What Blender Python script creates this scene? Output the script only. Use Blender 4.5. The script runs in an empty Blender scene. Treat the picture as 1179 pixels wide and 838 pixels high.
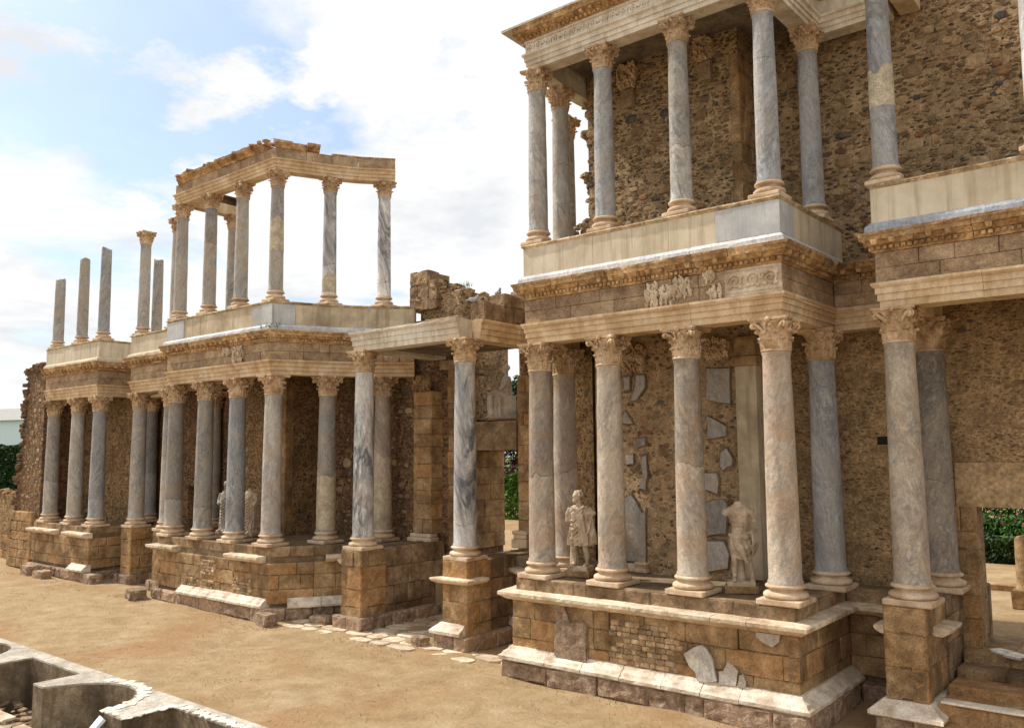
import bpy, bmesh, math, random
from mathutils import Vector, Matrix, noise
R = math.radians
PI = math.pi
scene = bpy.context.scene
C = scene.collection
H = 5.77

# ---------------------------------------------------------------- mesh builder
class MB:
    def __init__(s): s.v=[]; s.f=[]; s.t=[]
    def add(s, vs, fs, tone=.5):
        b=len(s.v); s.v += [tuple(p) for p in vs]
        for f in fs: s.f.append(tuple(i+b for i in f)); s.t.append(tone)
    def prism(s, poly, z0, z1, tone=.5):
        n=len(poly)
        vs=[(x,y,z0) for x,y in poly]+[(x,y,z1) for x,y in poly]
        s.add(vs, [tuple(range(n)), tuple(range(n,2*n))]+[(i,(i+1)%n,n+(i+1)%n,n+i) for i in range(n)], tone)
    def box(s,x0,x1,y0,y1,z0,z1,tone=.5): s.prism([(x0,y0),(x1,y0),(x1,y1),(x0,y1)],z0,z1,tone)
    def obox(s, c, tx, lt, ln, z0, z1, tone=.5, taper=0):
        # oriented box: c plan centre, tx tangent, half lengths lt (along) ln (across)
        t=Vector(tx).normalized(); n=Vector((t.y,-t.x)); c=Vector(c)
        q=[c+t*a*lt+n*b*ln for a,b in ((-1,-1),(1,-1),(1,1),(-1,1))]
        k=1-taper
        q2=[c+t*a*lt*k+n*b*ln*k for a,b in ((-1,-1),(1,-1),(1,1),(-1,1))]
        vs=[(p.x,p.y,z0) for p in q2]+[(p.x,p.y,z1) for p in q]
        s.add(vs,[(0,1,2,3),(4,5,6,7),(0,1,5,4),(1,2,6,5),(2,3,7,6),(3,0,4,7)],tone)
    def chamf(s, x0,x1,y0,y1,z0,z1,c=.012,tone=.5,j=0,rnd=None):
        # closed chamfered box
        cx,cy,cz=(x0+x1)/2,(y0+y1)/2,(z0+z1)/2; hx,hy,hz=(x1-x0)/2,(y1-y0)/2,(z1-z0)/2
        bm=bmesh.new(); bmesh.ops.create_cube(bm,size=2)
        for v in bm.verts: v.co=Vector((cx+v.co.x*hx,cy+v.co.y*hy,cz+v.co.z*hz))
        if c>0: bmesh.ops.bevel(bm,geom=bm.edges[:]+bm.verts[:],offset=min(c,hx*.6,hy*.6,hz*.6),segments=1,affect='EDGES')
        if j and rnd:
            for v in bm.verts: v.co+=Vector((rnd.uniform(-j,j),rnd.uniform(-j,j),rnd.uniform(-j,j)))
        s.addbm(bm,tone)
    def addbm(s,bm,tone=.5,mat=None):
        bm.verts.index_update()
        vs=[(mat@v.co if mat else v.co) for v in bm.verts]
        s.add(vs,[[v.index for v in f.verts] for f in bm.faces],tone); bm.free()
    def lathe(s, prof, n=32, c=(0,0), tone=.5, cap=True):
        b=[]; m=len(prof)
        for r,z in prof:
            for i in range(n):
                a=2*PI*i/n; b.append((c[0]+r*math.cos(a),c[1]+r*math.sin(a),z))
        fs=[]
        for k in range(m-1):
            for i in range(n):
                j=(i+1)%n; fs.append((k*n+i,k*n+j,(k+1)*n+j,(k+1)*n+i))
        if cap: fs.append(tuple(range(n))); fs.append(tuple((m-1)*n+i for i in range(n)))
        s.add(b,fs,tone)
    def tube(s, pts, rad, n=8, tone=.5, flat=1.0):
        pts=[Vector(p) for p in pts]; m=len(pts)
        if not hasattr(rad,'__len__'): rad=[rad]*m
        vs=[]
        up=Vector((0,0,1)); prev=None
        for k,p in enumerate(pts):
            t=(pts[min(k+1,m-1)]-pts[max(k-1,0)]).normalized()
            if prev is None:
                a=t.cross(up)
                if a.length<.1: a=t.cross(Vector((1,0,0)))
            else: a=prev-t*prev.dot(t)
            a.normalize(); prev=a; b=t.cross(a)
            for i in range(n):
                q=2*PI*i/n; vs.append(p+a*math.cos(q)*rad[k]+b*math.sin(q)*rad[k]*flat)
        fs=[]
        for k in range(m-1):
            for i in range(n):
                j=(i+1)%n; fs.append((k*n+i,k*n+j,(k+1)*n+j,(k+1)*n+i))
        fs.append(tuple(range(n))); fs.append(tuple((m-1)*n+i for i in range(n)))
        s.add(vs,fs,tone)
    def ball(s,c,r,sc=(1,1,1),seg=12,tone=.5,rot=None):
        bm=bmesh.new(); bmesh.ops.create_uvsphere(bm,u_segments=seg,v_segments=max(6,seg*2//3),radius=1)
        for v in bm.verts:
            q=Vector((v.co.x*r*sc[0],v.co.y*r*sc[1],v.co.z*r*sc[2]))
            if rot: q=rot@q
            v.co=q+Vector(c)
        s.addbm(bm,tone)
    def stone(s,c,sz,rnd,tone=None,flat=False):
        bm=bmesh.new(); bmesh.ops.create_cube(bm,size=1)
        bmesh.ops.bevel(bm,geom=bm.edges[:]+bm.verts[:],offset=.16,segments=1,affect='EDGES')
        for v in bm.verts: v.co+=Vector((rnd.uniform(-.09,.09) for _ in range(3)))
        M=Matrix.Translation(c)@Matrix.Rotation(rnd.uniform(0,6.3),4,'Z')@Matrix.Rotation(rnd.uniform(-.2,.2)*(0 if flat else 1),4,'X')@Matrix.Diagonal((sz[0],sz[1],sz[2],1))
        s.addbm(bm,rnd.random() if tone is None else tone,M)
    def build(s,name,mat,parent=None,smooth=False,loc=None):
        me=bpy.data.meshes.new(name)
        off=Vector(parent.location) if parent is not None and loc is None else Vector((0,0,0))
        if parent is not None and parent.parent is not None and loc is None: off=off+Vector(parent.parent.location)
        o=Vector(loc) if (loc is not None and parent is None) else Vector((0,0,0))
        vs=[(p[0]-off.x-o.x,p[1]-off.y-o.y,p[2]-off.z-o.z) for p in s.v]
        me.from_pydata(vs,[],s.f); 
        a=me.attributes.new('tone','FLOAT','FACE'); a.data.foreach_set('value',s.t)
        me.materials.append(mat)
        bm=bmesh.new(); bm.from_mesh(me); bmesh.ops.recalc_face_normals(bm,faces=bm.faces[:]); bm.to_mesh(me); bm.free()
        if smooth: me.polygons.foreach_set('use_smooth',[True]*len(me.polygons))
        ob=bpy.data.objects.new(name,me); C.objects.link(ob)
        if parent is not None: ob.parent=parent
        elif loc is not None: ob.location=o
        if smooth=='auto':
            try:
                me.set_sharp_from_angle(angle=R(38))
            except Exception: pass
        return ob

def tag(o,label=None,cat=None,group=None,kind=None):
    if label: o['label']=label; o['kind']='thing'
    if cat: o['category']=cat
    if group: o['group']=group
    if kind: o['kind']=kind
    return o
def thing(name,label,cat,loc=(0,0,0),rz=0,group=None):
    o=bpy.data.objects.new(name,None); C.objects.link(o); o.location=loc; o.rotation_euler=(0,0,rz)
    o.empty_display_size=.2
    return tag(o,label,cat,group)

# ---------------------------------------------------------------- path helpers
def pnorm(path):
    P=[Vector(p) for p in path]; segn=[]
    for a,b in zip(P,P[1:]):
        t=(b-a).normalized(); segn.append(Vector((t.y,-t.x)))
    mit=[]
    for i in range(len(P)):
        if i==0: mit.append(segn[0])
        elif i==len(P)-1: mit.append(segn[-1])
        else:
            n1,n2=segn[i-1],segn[i]; mit.append((n1+n2)/(1+n1.dot(n2)))
    return P,segn,mit
def offset(path,o):
    P,sn,mi=pnorm(path); return [(p.x+m.x*o,p.y+m.y*o) for p,m in zip(P,mi)]
def sweep(mb,prof,path,rnd,blk=1.3,gap=.007,wear=0.,thr=.3,step=.28,jit=.004,tj=.5,chance=.3,skip=None):
    P,sn,mi=pnorm(path)
    omax=max(o for o,z in prof)
    for i,(a,b) in enumerate(zip(P,P[1:])):
        L=(b-a).length; n=sn[i]; t=(b-a)/L
        nb=max(1,round(L/blk)); cuts=[0]+[ (k+rnd.uniform(-.18,.18))*L/nb for k in range(1,nb)]+[L]
        ma=mi[i]; mb_=mi[i+1]
        ka=abs((ma-n).dot(t))*max(omax,.5)+.02; kb=abs((mb_-n).dot(t))*max(omax,.5)+.02
        for k in range(nb):
            if skip and skip(i,k,rnd): continue
            s0,s1=cuts[k],cuts[k+1]
            g0=gap/2 if k>0 else 0; g1=gap/2 if k<nb-1 else 0
            ns=max(1,int((s1-s0)/step)) if wear>0 else 1
            st=[s0+g0]+[s0+(s1-s0)*q/ns for q in range(1,ns)]+[s1-g1]
            st=[q for q in st if (q in (st[0],st[-1])) or (ka<q<L-kb)]
            w=(rnd.random()**1.5)*wear if rnd.random()<chance else wear*.12*rnd.random()
            dz=rnd.uniform(-jit,jit); do=rnd.uniform(-jit,jit)
            vs=[]; m=len(prof)
            for q in st:
                if q<=ka and k==0: mm=ma; qq=0
                elif q>=L-kb and k==nb-1: mm=mb_; qq=L
                else: mm=n; qq=q
                ww=w*rnd.uniform(.5,1.4)
                c=a+t*qq
                for o,z in prof:
                    oo=o+do if o>0 else o
                    if o>thr and wear>0: oo=thr+(o-thr)*max(0,1-ww)+rnd.uniform(-.008,.008)
                    vs.append((c.x+mm.x*oo,c.y+mm.y*oo,z+dz+(rnd.uniform(-.006,.006) if wear>0 and o>thr else 0)))
            fs=[tuple(range(m)),tuple((len(st)-1)*m+j for j in range(m))]
            for r in range(len(st)-1):
                for j in range(m):
                    j2=(j+1)%m; fs.append((r*m+j,r*m+j2,(r+1)*m+j2,(r+1)*m+j))
            mb.add(vs,fs,.5+rnd.uniform(-tj,tj)*.9)
def along(path,sp,o=0,start=.5):
    P,sn,mi=pnorm(path)
    for i,(a,b) in enumerate(zip(P,P[1:])):
        La=(b-a)
        pa=a+mi[i]*o; pb=b+mi[i+1]*o
        L=(pb-pa).length; n=max(1,round(L/sp)); t=(b-a).normalized()
        if (pb-pa).dot(t)<=0: continue
        for k in range(n):
            q=pa+(pb-pa)*((k+start)/n)
            yield q,t,sn[i]
def ashlar(mb,path,z0,z1,rnd,ch=.45,bw=.85,th=.22,c=.02,j=.012,gap=.008,out=.012,tone=(0,1),cv=.15,holes=0.):
    P,sn,mi=pnorm(path)
    nc=max(1,round((z1-z0)/ch)); zs=[z0]+[z0+(z1-z0)*(k+rnd.uniform(-cv,cv))/nc for k in range(1,nc)]+[z1]
    for i,(a,b) in enumerate(zip(P,P[1:])):
        L=(b-a).length; n=sn[i]; t=(b-a)/L
        for ci in range(nc):
            x=0; first=True
            while x<L-.01:
                w=bw*rnd.uniform(.5,1.6)*( .6 if first and ci%2 else 1); first=False
                if L-x-w<bw*.4: w=L-x
                if rnd.random()<holes: x+=w; continue
                a0,a1=x+gap/2,x+w-gap/2; b0,b1=zs[ci]+gap/2,zs[ci+1]-gap/2
                o=rnd.uniform(-out,out)
                def pt(s,z,d,jj=1):
                    q=a+t*(s+rnd.uniform(-j,j)*jj)+n*(d+rnd.uniform(-j,j)*.5*jj); return (q.x,q.y,z+rnd.uniform(-j,j)*jj)
                cc=c*rnd.uniform(.6,1.9)
                gx=max(3,min(8,int((a1-a0)/.14)+2)); gz=max(3,min(6,int((b1-b0)/.14)+2)); G=[]
                chip=rnd.randrange(4) if rnd.random()<.45 else -1; chd=rnd.uniform(.03,.09)
                ox=rnd.uniform(-.01,.01); tilt=rnd.uniform(-.012,.012)
                for gj in range(gz+1):
                    for gi in range(gx+1):
                        uu,ww=gi/gx,gj/gz; e=min(uu*(a1-a0),(1-uu)*(a1-a0),ww*(b1-b0),(1-ww)*(b1-b0))
                        dep=o+tilt*(uu-.5)+rnd.uniform(-j,j)*.55
                        if e<=1e-6: dep-=cc*1.1
                        if chip>=0:
                            cu,cw=((0,0),(1,0),(1,1),(0,1))[chip]; dd=math.hypot((uu-cu)*(a1-a0),(ww-cw)*(b1-b0))
                            if dd<.2: dep-=chd*(1-dd/.2)
                        if 0<uu<1 and 0<ww<1:
                            su=a0+cc+(a1-a0-2*cc)*(uu*gx-1)/max(1,gx-2) if gx>2 else a0+(a1-a0)*uu; sw=b0+cc+(b1-b0-2*cc)*(ww*gz-1)/max(1,gz-2) if gz>2 else b0+(b1-b0)*ww
                        else: su=a0+(a1-a0)*(0 if uu==0 else 1 if uu==1 else min(1,max(0,(uu*gx-1)/max(1,gx-2)))); sw=b0+(b1-b0)*(0 if ww==0 else 1 if ww==1 else min(1,max(0,(ww*gz-1)/max(1,gz-2))))
                        q=a+t*(su+rnd.uniform(-j,j)*.5)+n*dep; G.append((q.x,q.y,sw+rnd.uniform(-j,j)*.5))
                bk=[pt(a0,b0,-th,0),pt(a1,b0,-th,0),pt(a1,b1,-th,0),pt(a0,b1,-th,0)]
                nn=len(G); W=gx+1
                fs=[(r*W+q,r*W+q+1,(r+1)*W+q+1,(r+1)*W+q) for r in range(gz) for q in range(gx)]
                bot=list(range(W)); rgt=[r*W+gx for r in range(gz+1)]; top=[gz*W+q for q in range(W)][::-1]; lft=[r*W for r in range(gz+1)][::-1]
                fs+=[tuple(bot[::-1]+[nn,nn+1]),tuple(rgt[::-1]+[nn+1,nn+2]),tuple(top[::-1]+[nn+2,nn+3]),tuple(lft[::-1]+[nn+3,nn])]
                mb.add(G+bk,fs,rnd.uniform(*tone))
                x+=w

# ---------------------------------------------------------------- materials
class N:
    def __init__(s,name):
        s.m=bpy.data.materials.new(name); s.m.use_nodes=True; s.t=s.m.node_tree; s.t.nodes.clear()
        s.out=s.t.nodes.new('ShaderNodeOutputMaterial'); s.b=s.t.nodes.new('ShaderNodeBsdfPrincipled')
        s.t.links.new(s.b.outputs[0],s.out.inputs[0]); s.b.inputs['Specular IOR Level'].default_value=.25
    def n(s,ty,**kw):
        x=s.t.nodes.new(ty)
        for k,v in kw.items(): setattr(x,k,v)
        return x
    def l(s,a,b): s.t.links.new(a,b)
    def val(s,sock,v):
        if hasattr(v,'is_linked') or isinstance(v,bpy.types.NodeSocket): s.l(v,sock)
        else: sock.default_value=v
    def coord(s,scale=(1,1,1),rand=False,distort=0,dscale=3):
        tc=s.n('ShaderNodeTexCoord'); o=tc.outputs['Object']
        if rand:
            oi=s.n('ShaderNodeObjectInfo'); mu=s.math('MULTIPLY',oi.outputs['Random'],37.)
            ad=s.n('ShaderNodeVectorMath',operation='ADD'); s.l(o,ad.inputs[0]); s.l(mu,ad.inputs[1]); o=ad.outputs[0]
        mp=s.n('ShaderNodeMapping'); s.l(o,mp.inputs[0]); mp.inputs['Scale'].default_value=scale; o=mp.outputs[0]
        if distort:
            nz=s.noise(o,dscale,3); sb=s.n('ShaderNodeVectorMath',operation='SUBTRACT'); s.l(nz.outputs['Color'],sb.inputs[0]); sb.inputs[1].default_value=(.5,.5,.5)
            sc=s.n('ShaderNodeVectorMath',operation='SCALE'); s.l(sb.outputs[0],sc.inputs[0]); sc.inputs['Scale'].default_value=distort
            ad=s.n('ShaderNodeVectorMath',operation='ADD'); s.l(o,ad.inputs[0]); s.l(sc.outputs[0],ad.inputs[1]); o=ad.outputs[0]
        return o
    def noise(s,co,scale,detail=4,rough=.55,dist=0):
        x=s.n('ShaderNodeTexNoise'); s.l(co,x.inputs['Vector']); x.inputs['Scale'].default_value=scale; x.inputs['Detail'].default_value=detail
        x.inputs['Roughness'].default_value=rough; x.inputs['Distortion'].default_value=dist; return x
    def math(s,op,a,b=None,c=None,clamp=False):
        x=s.n('ShaderNodeMath',operation=op); x.use_clamp=clamp
        for i,v in enumerate((a,b,c)):
            if v is not None: s.val(x.inputs[i],v)
        return x.outputs[0]
    def ramp(s,f,stops,interp='LINEAR'):
        x=s.n('ShaderNodeValToRGB'); s.l(f,x.inputs[0]); cr=x.color_ramp; cr.interpolation=interp
        while len(cr.elements)<len(stops): cr.elements.new(.5)
        for e,(p,c) in zip(cr.elements,stops):
            e.position=p; e.color=(c if len(c)==4 else (*c,1)) if hasattr(c,'__len__') else (c,c,c,1)
        return x.outputs[0]
    def mix(s,f,a,b,mode='MIX'):
        x=s.n('ShaderNodeMix',data_type='RGBA',blend_type=mode); s.val(x.inputs[0],f)
        for k,v in ((6,a),(7,b)):
            if isinstance(v,bpy.types.NodeSocket): s.l(v,x.inputs[k])
            else: x.inputs[k].default_value=(*v[:3],1)
        return x.outputs[2]
    def bump(s,h,strength,dist=.02,nrm=None):
        x=s.n('ShaderNodeBump'); s.l(h,x.inputs['Height']); x.inputs['Strength'].default_value=strength; x.inputs['Distance'].default_value=dist
        if nrm: s.l(nrm,x.inputs['Normal'])
        return x.outputs[0]
    def fin(s,col,rough,nrm=None):
        s.val(s.b.inputs['Base Color'],col) if isinstance(col,bpy.types.NodeSocket) else setattr(s.b.inputs['Base Color'],'default_value',(*col,1))
        s.val(s.b.inputs['Roughness'],rough)
        if nrm: s.l(nrm,s.b.inputs['Normal'])
        return s.m
def tonefac(s,amt):
    at=s.n('ShaderNodeAttribute',attribute_name='tone'); return s.math('MULTIPLY_ADD',at.outputs['Fac'],2*amt,1-amt), at.outputs['Fac']
def valmul(s,col,f):
    x=s.n('ShaderNodeVectorMath',operation='SCALE'); s.l(col,x.inputs[0]); s.l(f,x.inputs['Scale']); return x.outputs[0]

def stone_mat(name,dark,mid,light,scale=1.4,tone=.22,stain=(.06,.05,.04),stainamt=.5,bump=.6,pits=.5,rough=.9,streak=None,warm=None,fine=28,famp=1.):
    s=N(name); co=s.coord(rand=True)
    a=s.noise(co,scale,6,.6,.3).outputs['Fac']
    col=s.ramp(a,[(.3,dark),(.5,mid),(.68,light)])
    tf,traw=tonefac(s,tone)
    if warm: col=s.mix(s.math('MULTIPLY',s.math('GREATER_THAN',traw,.72),.55),col,warm)
    f=s.noise(co,fine,5,.7).outputs['Fac']
    col=valmul(s,col,s.ramp(f,[(.34,1-.32*famp),(.66,1+.4*famp)]))
    md=s.noise(co,4.5,6,.7,.4).outputs['Fac']; col=valmul(s,col,s.ramp(md,[(.36,1-.22*famp),(.62,1+.24*famp)]))
    col=valmul(s,col,tf)
    g=s.noise(co,.55,5,.65,.5).outputs['Fac']
    st=s.ramp(g,[(.52,0.),(.72,1.)])
    col=s.mix(s.math('MULTIPLY',st,stainamt),col,stain)
    if streak:
        c2=s.coord(scale=(3.2,3.2,.25),rand=True); sn=s.noise(c2,1.6,4,.6).outputs['Fac']
        col=s.mix(s.math('MULTIPLY',s.ramp(sn,[(.5,0.),(.66,1.)]),streak[0]),col,streak[1])
    v=s.n('ShaderNodeTexVoronoi'); s.l(co,v.inputs['Vector']); v.inputs['Scale'].default_value=16
    pit=s.ramp(v.outputs['Distance'],[(.05,0.),(.22,1.)])
    gate=s.ramp(s.noise(co,5,2).outputs['Fac'],[(.5,0.),(.6,1.)])
    pitm=s.math('MAXIMUM',pit,s.math('SUBTRACT',1.,gate))
    col=s.mix(s.math('MULTIPLY',s.math('SUBTRACT',1.,pitm),.5*pits),col,stain)
    h=s.math('ADD',s.math('MULTIPLY',f,.35),s.math('MULTIPLY',a,1.))
    h=s.math('ADD',h,s.math('MULTIPLY',pitm,.35*pits))
    h=s.math('ADD',h,s.math('MULTIPLY',s.noise(co,8,6,.65).outputs['Fac'],.8))
    return s.fin(col,rough,s.bump(h,min(1,bump*1.2),.05))
def marble_mat(name,base,vein,second,stain,vs=1.6,stainamt=.35,veinamt=.8,rough=.62,rot=.5,streaky=0,zs=.3,vw=.05):
    s=N(name)
    co0=s.coord(scale=(1,1,1),rand=True)
    mp=s.n('ShaderNodeMapping'); s.l(co0,mp.inputs[0]); mp.inputs['Rotation'].default_value=(.28,.22,.5)
    m2=s.n('ShaderNodeMapping'); s.l(mp.outputs[0],m2.inputs[0]); m2.inputs['Scale'].default_value=(1,1,zs); co=m2.outputs[0]
    big=s.noise(co,1.5,5,.62,.8).outputs['Fac']
    col=s.mix(s.ramp(big,[(.40,0.),(.60,1.)]),base,second)
    def veins(sc,w,dist):
        n=s.noise(co,sc,6,.6,dist).outputs['Fac']; d=s.math('ABSOLUTE',s.math('SUBTRACT',n,.5))
        return s.ramp(d,[(0.,1.),(w,0.)])
    v=s.math('MAXIMUM',veins(vs,vw,1.6),s.math('MULTIPLY',veins(vs*2.6,vw*.8,1.),.6))
    v=s.math('MULTIPLY',v,s.ramp(s.noise(co,1.1,3).outputs['Fac'],[(.40,.15),(.58,1.)]))
    col=s.mix(s.math('MULTIPLY',v,veinamt),col,vein)
    fineg=s.noise(co,14,5,.7).outputs['Fac']; col=valmul(s,col,s.ramp(fineg,[(.35,.78),(.65,1.14)]))
    oi=s.n('ShaderNodeObjectInfo')
    col=valmul(s,col,s.math('MULTIPLY_ADD',oi.outputs['Random'],.3,.82))
    st=s.ramp(s.noise(co0,1.0,6,.72,.8).outputs['Fac'],[(.46,0.),(.62,1.)])
    col=s.mix(s.math('MULTIPLY',st,stainamt),col,stain)
    st2=s.ramp(s.noise(co0,3.2,6,.75,.4).outputs['Fac'],[(.56,0.),(.66,1.)])
    col=s.mix(s.math('MULTIPLY',st2,stainamt*.8),col,(.17,.14,.11))
    tcz=s.n('ShaderNodeTexCoord'); sz_=s.n('ShaderNodeSeparateXYZ'); s.l(tcz.outputs['Object'],sz_.inputs[0])
    zz=s.math('ADD',sz_.outputs[2],s.math('MULTIPLY',s.noise(co0,1.1,4,.6).outputs['Fac'],.9))
    r7=s.math('FRACT',s.math('MULTIPLY',oi.outputs['Random'],7.13)); h1=s.math('MULTIPLY_ADD',r7,2.6,.9); r9=s.math('FRACT',s.math('MULTIPLY',oi.outputs['Random'],31.7))
    dz=s.math('SUBTRACT',zz,h1); up=s.math('GREATER_THAN',dz,0.)
    gate=s.math('GREATER_THAN',r9,.35)
    col=valmul(s,col,s.math('ADD',1.,s.math('MULTIPLY',s.math('MULTIPLY',up,gate),s.math('MULTIPLY_ADD',r9,-.34,.06))))
    ln=s.math('MULTIPLY',s.math('LESS_THAN',s.math('ABSOLUTE',dz),.010),gate); col=s.mix(s.math('MULTIPLY',ln,.6),col,(.08,.065,.05))
    f=s.noise(co0,35,5,.75).outputs['Fac']; col=valmul(s,col,s.ramp(f,[(.34,.8),(.66,1.2)]))
    chipn=s.noise(co0,6.5,4,.6,.2).outputs['Fac']; chip=s.ramp(chipn,[(.66,0.),(.69,1.)]); col=s.mix(s.math('MULTIPLY',chip,.6),col,stain)
    tf,_=tonefac(s,.1); col=valmul(s,col,tf)
    h=s.math('ADD',s.math('MULTIPLY',f,.5),s.noise(co0,9,5,.65).outputs['Fac']); h=s.math('ADD',h,s.math('MULTIPLY',s.noise(co0,3.2,3).outputs['Fac'],1.6)); h=s.math('SUBTRACT',h,s.math('MULTIPLY',s.math('MAXIMUM',chip,ln),.5))
    return s.fin(col,rough,s.bump(h,.55,.035))
def rubble_mat(name,stones,mortar,scale=3.4,size=.34,bump=1.,cover=None,distort=.16,zs=1.4):
    s=N(name); co0=s.coord()
    co=s.coord(scale=(1,1,zs),distort=distort,dscale=5)
    n5=s.noise(co0,6,5,.65).outputs['Fac']; nz=s.noise(co0,24,6,.75).outputs['Fac']
    mc=s.ramp(s.noise(co0,1.3,6,.7).outputs['Fac'],[(.32,tuple(c*.55 for c in mortar)),(.5,mortar),(.68,tuple(min(1,c*1.3) for c in mortar))])
    col=mc; hh=None; mm=None
    for i,(sc,sz) in enumerate(((scale*2.1,size*1.05),(scale*1.35,size),(scale*.85,size*.92))):
        v=s.n('ShaderNodeTexVoronoi'); s.l(co,v.inputs['Vector']); v.inputs['Scale'].default_value=sc; v.inputs['Randomness'].default_value=.9
        sx=s.n('ShaderNodeSeparateColor'); s.l(v.outputs['Color'],sx.inputs[0])
        th=s.math('MULTIPLY_ADD',sx.outputs[1],.26,sz-.13)
        if i: th=s.math('SUBTRACT',th,s.math('MULTIPLY',s.math('LESS_THAN',sx.outputs[2],.45 if i==1 else .6),2.))
        th=s.math('ADD',th,s.math('MULTIPLY',s.math('SUBTRACT',n5,.5),.45))
        m=s.math('MULTIPLY',s.math('SUBTRACT',th,v.outputs['Distance']),16.,clamp=True)
        if cover:
            cv=s.ramp(s.noise(co0,1.1,5,.65,.3).outputs['Fac'],[(cover,0.),(cover+.08,1.)]); m=s.math('MULTIPLY',m,s.math('SUBTRACT',1.,cv))
        c=s.ramp(sx.outputs[0],stones,'CONSTANT'); c=valmul(s,c,s.math('MULTIPLY_ADD',sx.outputs[2],.5,.72))
        col=s.mix(m,col,c); dome=s.math('MULTIPLY',m,s.math('SUBTRACT',1.15,v.outputs['Distance']))
        hh=dome if hh is None else s.math('MAXIMUM',hh,dome)
        ring=s.math('MULTIPLY',s.math('SUBTRACT',s.math('ADD',th,.09),v.outputs['Distance']),12.,clamp=True); ring=s.math('MULTIPLY',s.math('SUBTRACT',ring,m,clamp=True),.45)
        col=s.mix(ring,col,tuple(q*.38 for q in mortar))
    col=valmul(s,col,s.ramp(nz,[(.34,.6),(.66,1.35)])); col=valmul(s,col,s.ramp(n5,[(.36,.75),(.62,1.15)]))
    stn=s.ramp(s.noise(co0,.4,6,.65).outputs['Fac'],[(.5,0.),(.7,.5)]); col=s.mix(stn,col,(.085,.06,.038))
    tf,_=tonefac(s,.2); col=valmul(s,col,tf)
    h=s.math('ADD',s.math('MULTIPLY',hh,1.3),s.math('MULTIPLY',nz,.45)); h=s.math('ADD',h,s.math('MULTIPLY',n5,.8))
    return s.fin(col,.93,s.bump(h,bump,.09))

M={}
M['ashlar']=stone_mat('ochre_granite',(.17,.098,.044),(.325,.205,.10),(.47,.325,.175),tone=.2,warm=(.33,.175,.07),stain=(.055,.035,.02),stainamt=.6,bump=.9)
M['ashlar_grey']=stone_mat('grey_granite',(.11,.07,.036),(.24,.155,.085),(.39,.275,.165),tone=.26,stain=(.045,.03,.018),stainamt=.6)
M['frieze']=stone_mat('frieze_granite',(.22,.14,.08),(.33,.225,.135),(.43,.31,.195),tone=.14,stain=(.09,.06,.035),stainamt=.35,bump=.5,pits=.8)
M['arch']=stone_mat('cream_marble_blocks',(.38,.235,.115),(.60,.445,.27),(.72,.59,.42),scale=1.1,tone=.1,stain=(.34,.17,.07),stainamt=.5,bump=.25,pits=.2,streak=(.45,(.40,.23,.105)),famp=.4)
M['arch_white']=stone_mat('white_marble_blocks',(.46,.38,.27),(.64,.565,.45),(.75,.69,.59),scale=1.1,tone=.08,stain=(.24,.17,.10),stainamt=.45,bump=.22,pits=.2,streak=(.45,(.38,.28,.17)),famp=.35)
M['cornice']=stone_mat('carved_tan_stone',(.24,.125,.05),(.43,.265,.125),(.60,.415,.235),scale=2.2,tone=.22,stain=(.065,.04,.022),stainamt=.55,bump=1.,pits=1.,fine=14)
M['capital']=stone_mat('capital_stone',(.30,.18,.09),(.52,.36,.21),(.68,.52,.36),scale=2.2,tone=.1,stain=(.10,.065,.038),stainamt=.45,bump=.35,pits=.2,fine=24,famp=.5)
M['base']=stone_mat('base_marble',(.38,.24,.14),(.57,.42,.275),(.69,.56,.41),scale=2.,tone=.1,stain=(.20,.12,.07),stainamt=.5,bump=.25,pits=.1,rough=.75,famp=.4)
M['mould']=stone_mat('moulding_marble',(.42,.32,.22),(.66,.56,.44),(.77,.69,.57),scale=2.,tone=.12,stain=(.26,.155,.08),stainamt=.6,bump=.45,pits=.3,rough=.75,famp=.6)
M['ledge']=stone_mat('ledge_marble',(.38,.27,.17),(.60,.48,.34),(.73,.63,.49),scale=1.8,tone=.14,stain=(.22,.13,.065),stainamt=.55,bump=.45,pits=.4,famp=.6)
M['granite_pink']=stone_mat('pink_granite_footing',(.17,.11,.07),(.32,.22,.145),(.47,.36,.255),scale=5.,tone=.22,warm=(.36,.24,.155),stain=(.075,.05,.032),stainamt=.45,bump=1.)
M['plaster']=stone_mat('cream_render',(.48,.40,.28),(.60,.515,.375),(.68,.60,.46),scale=.7,tone=.06,stain=(.36,.27,.155),stainamt=.45,bump=.06,pits=0,streak=(.6,(.37,.28,.165)),fine=60,famp=.18)
M['plaster_dark']=stone_mat('weathered_render',(.36,.28,.18),(.50,.41,.28),(.62,.52,.37),scale=1.,tone=.08,stain=(.17,.125,.08),stainamt=.55,bump=.12,pits=.1,streak=(.55,(.25,.185,.115)),fine=50,famp=.3)
M['coping']=stone_mat('coping_render',(.25,.17,.10),(.46,.34,.20),(.62,.50,.34),scale=3.,tone=.1,stain=(.08,.06,.04),stainamt=.6,bump=.6)
M['bluemarble']=marble_mat('blue_grey_marble',(.42,.44,.47),(.21,.23,.27),(.34,.365,.41),(.38,.31,.22),stainamt=.35)
M['panel']=stone_mat('grey_marble_panel',(.36,.36,.355),(.47,.465,.455),(.57,.56,.54),scale=1.2,tone=.05,stain=(.33,.27,.19),stainamt=.4,bump=.05,pits=0,fine=50,famp=.2,streak=(.6,(.34,.35,.37)))
M['whiteplinth']=marble_mat('pale_plinth_marble',(.60,.59,.57),(.40,.42,.45),(.50,.51,.53),(.42,.33,.22),stainamt=.45,veinamt=.6)
M['m_cream']=marble_mat('cream_veined_marble',(.58,.485,.38),(.235,.21,.19),(.42,.35,.28),(.46,.29,.165),stainamt=.55,vs=1.8,zs=.4,vw=.08)
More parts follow.
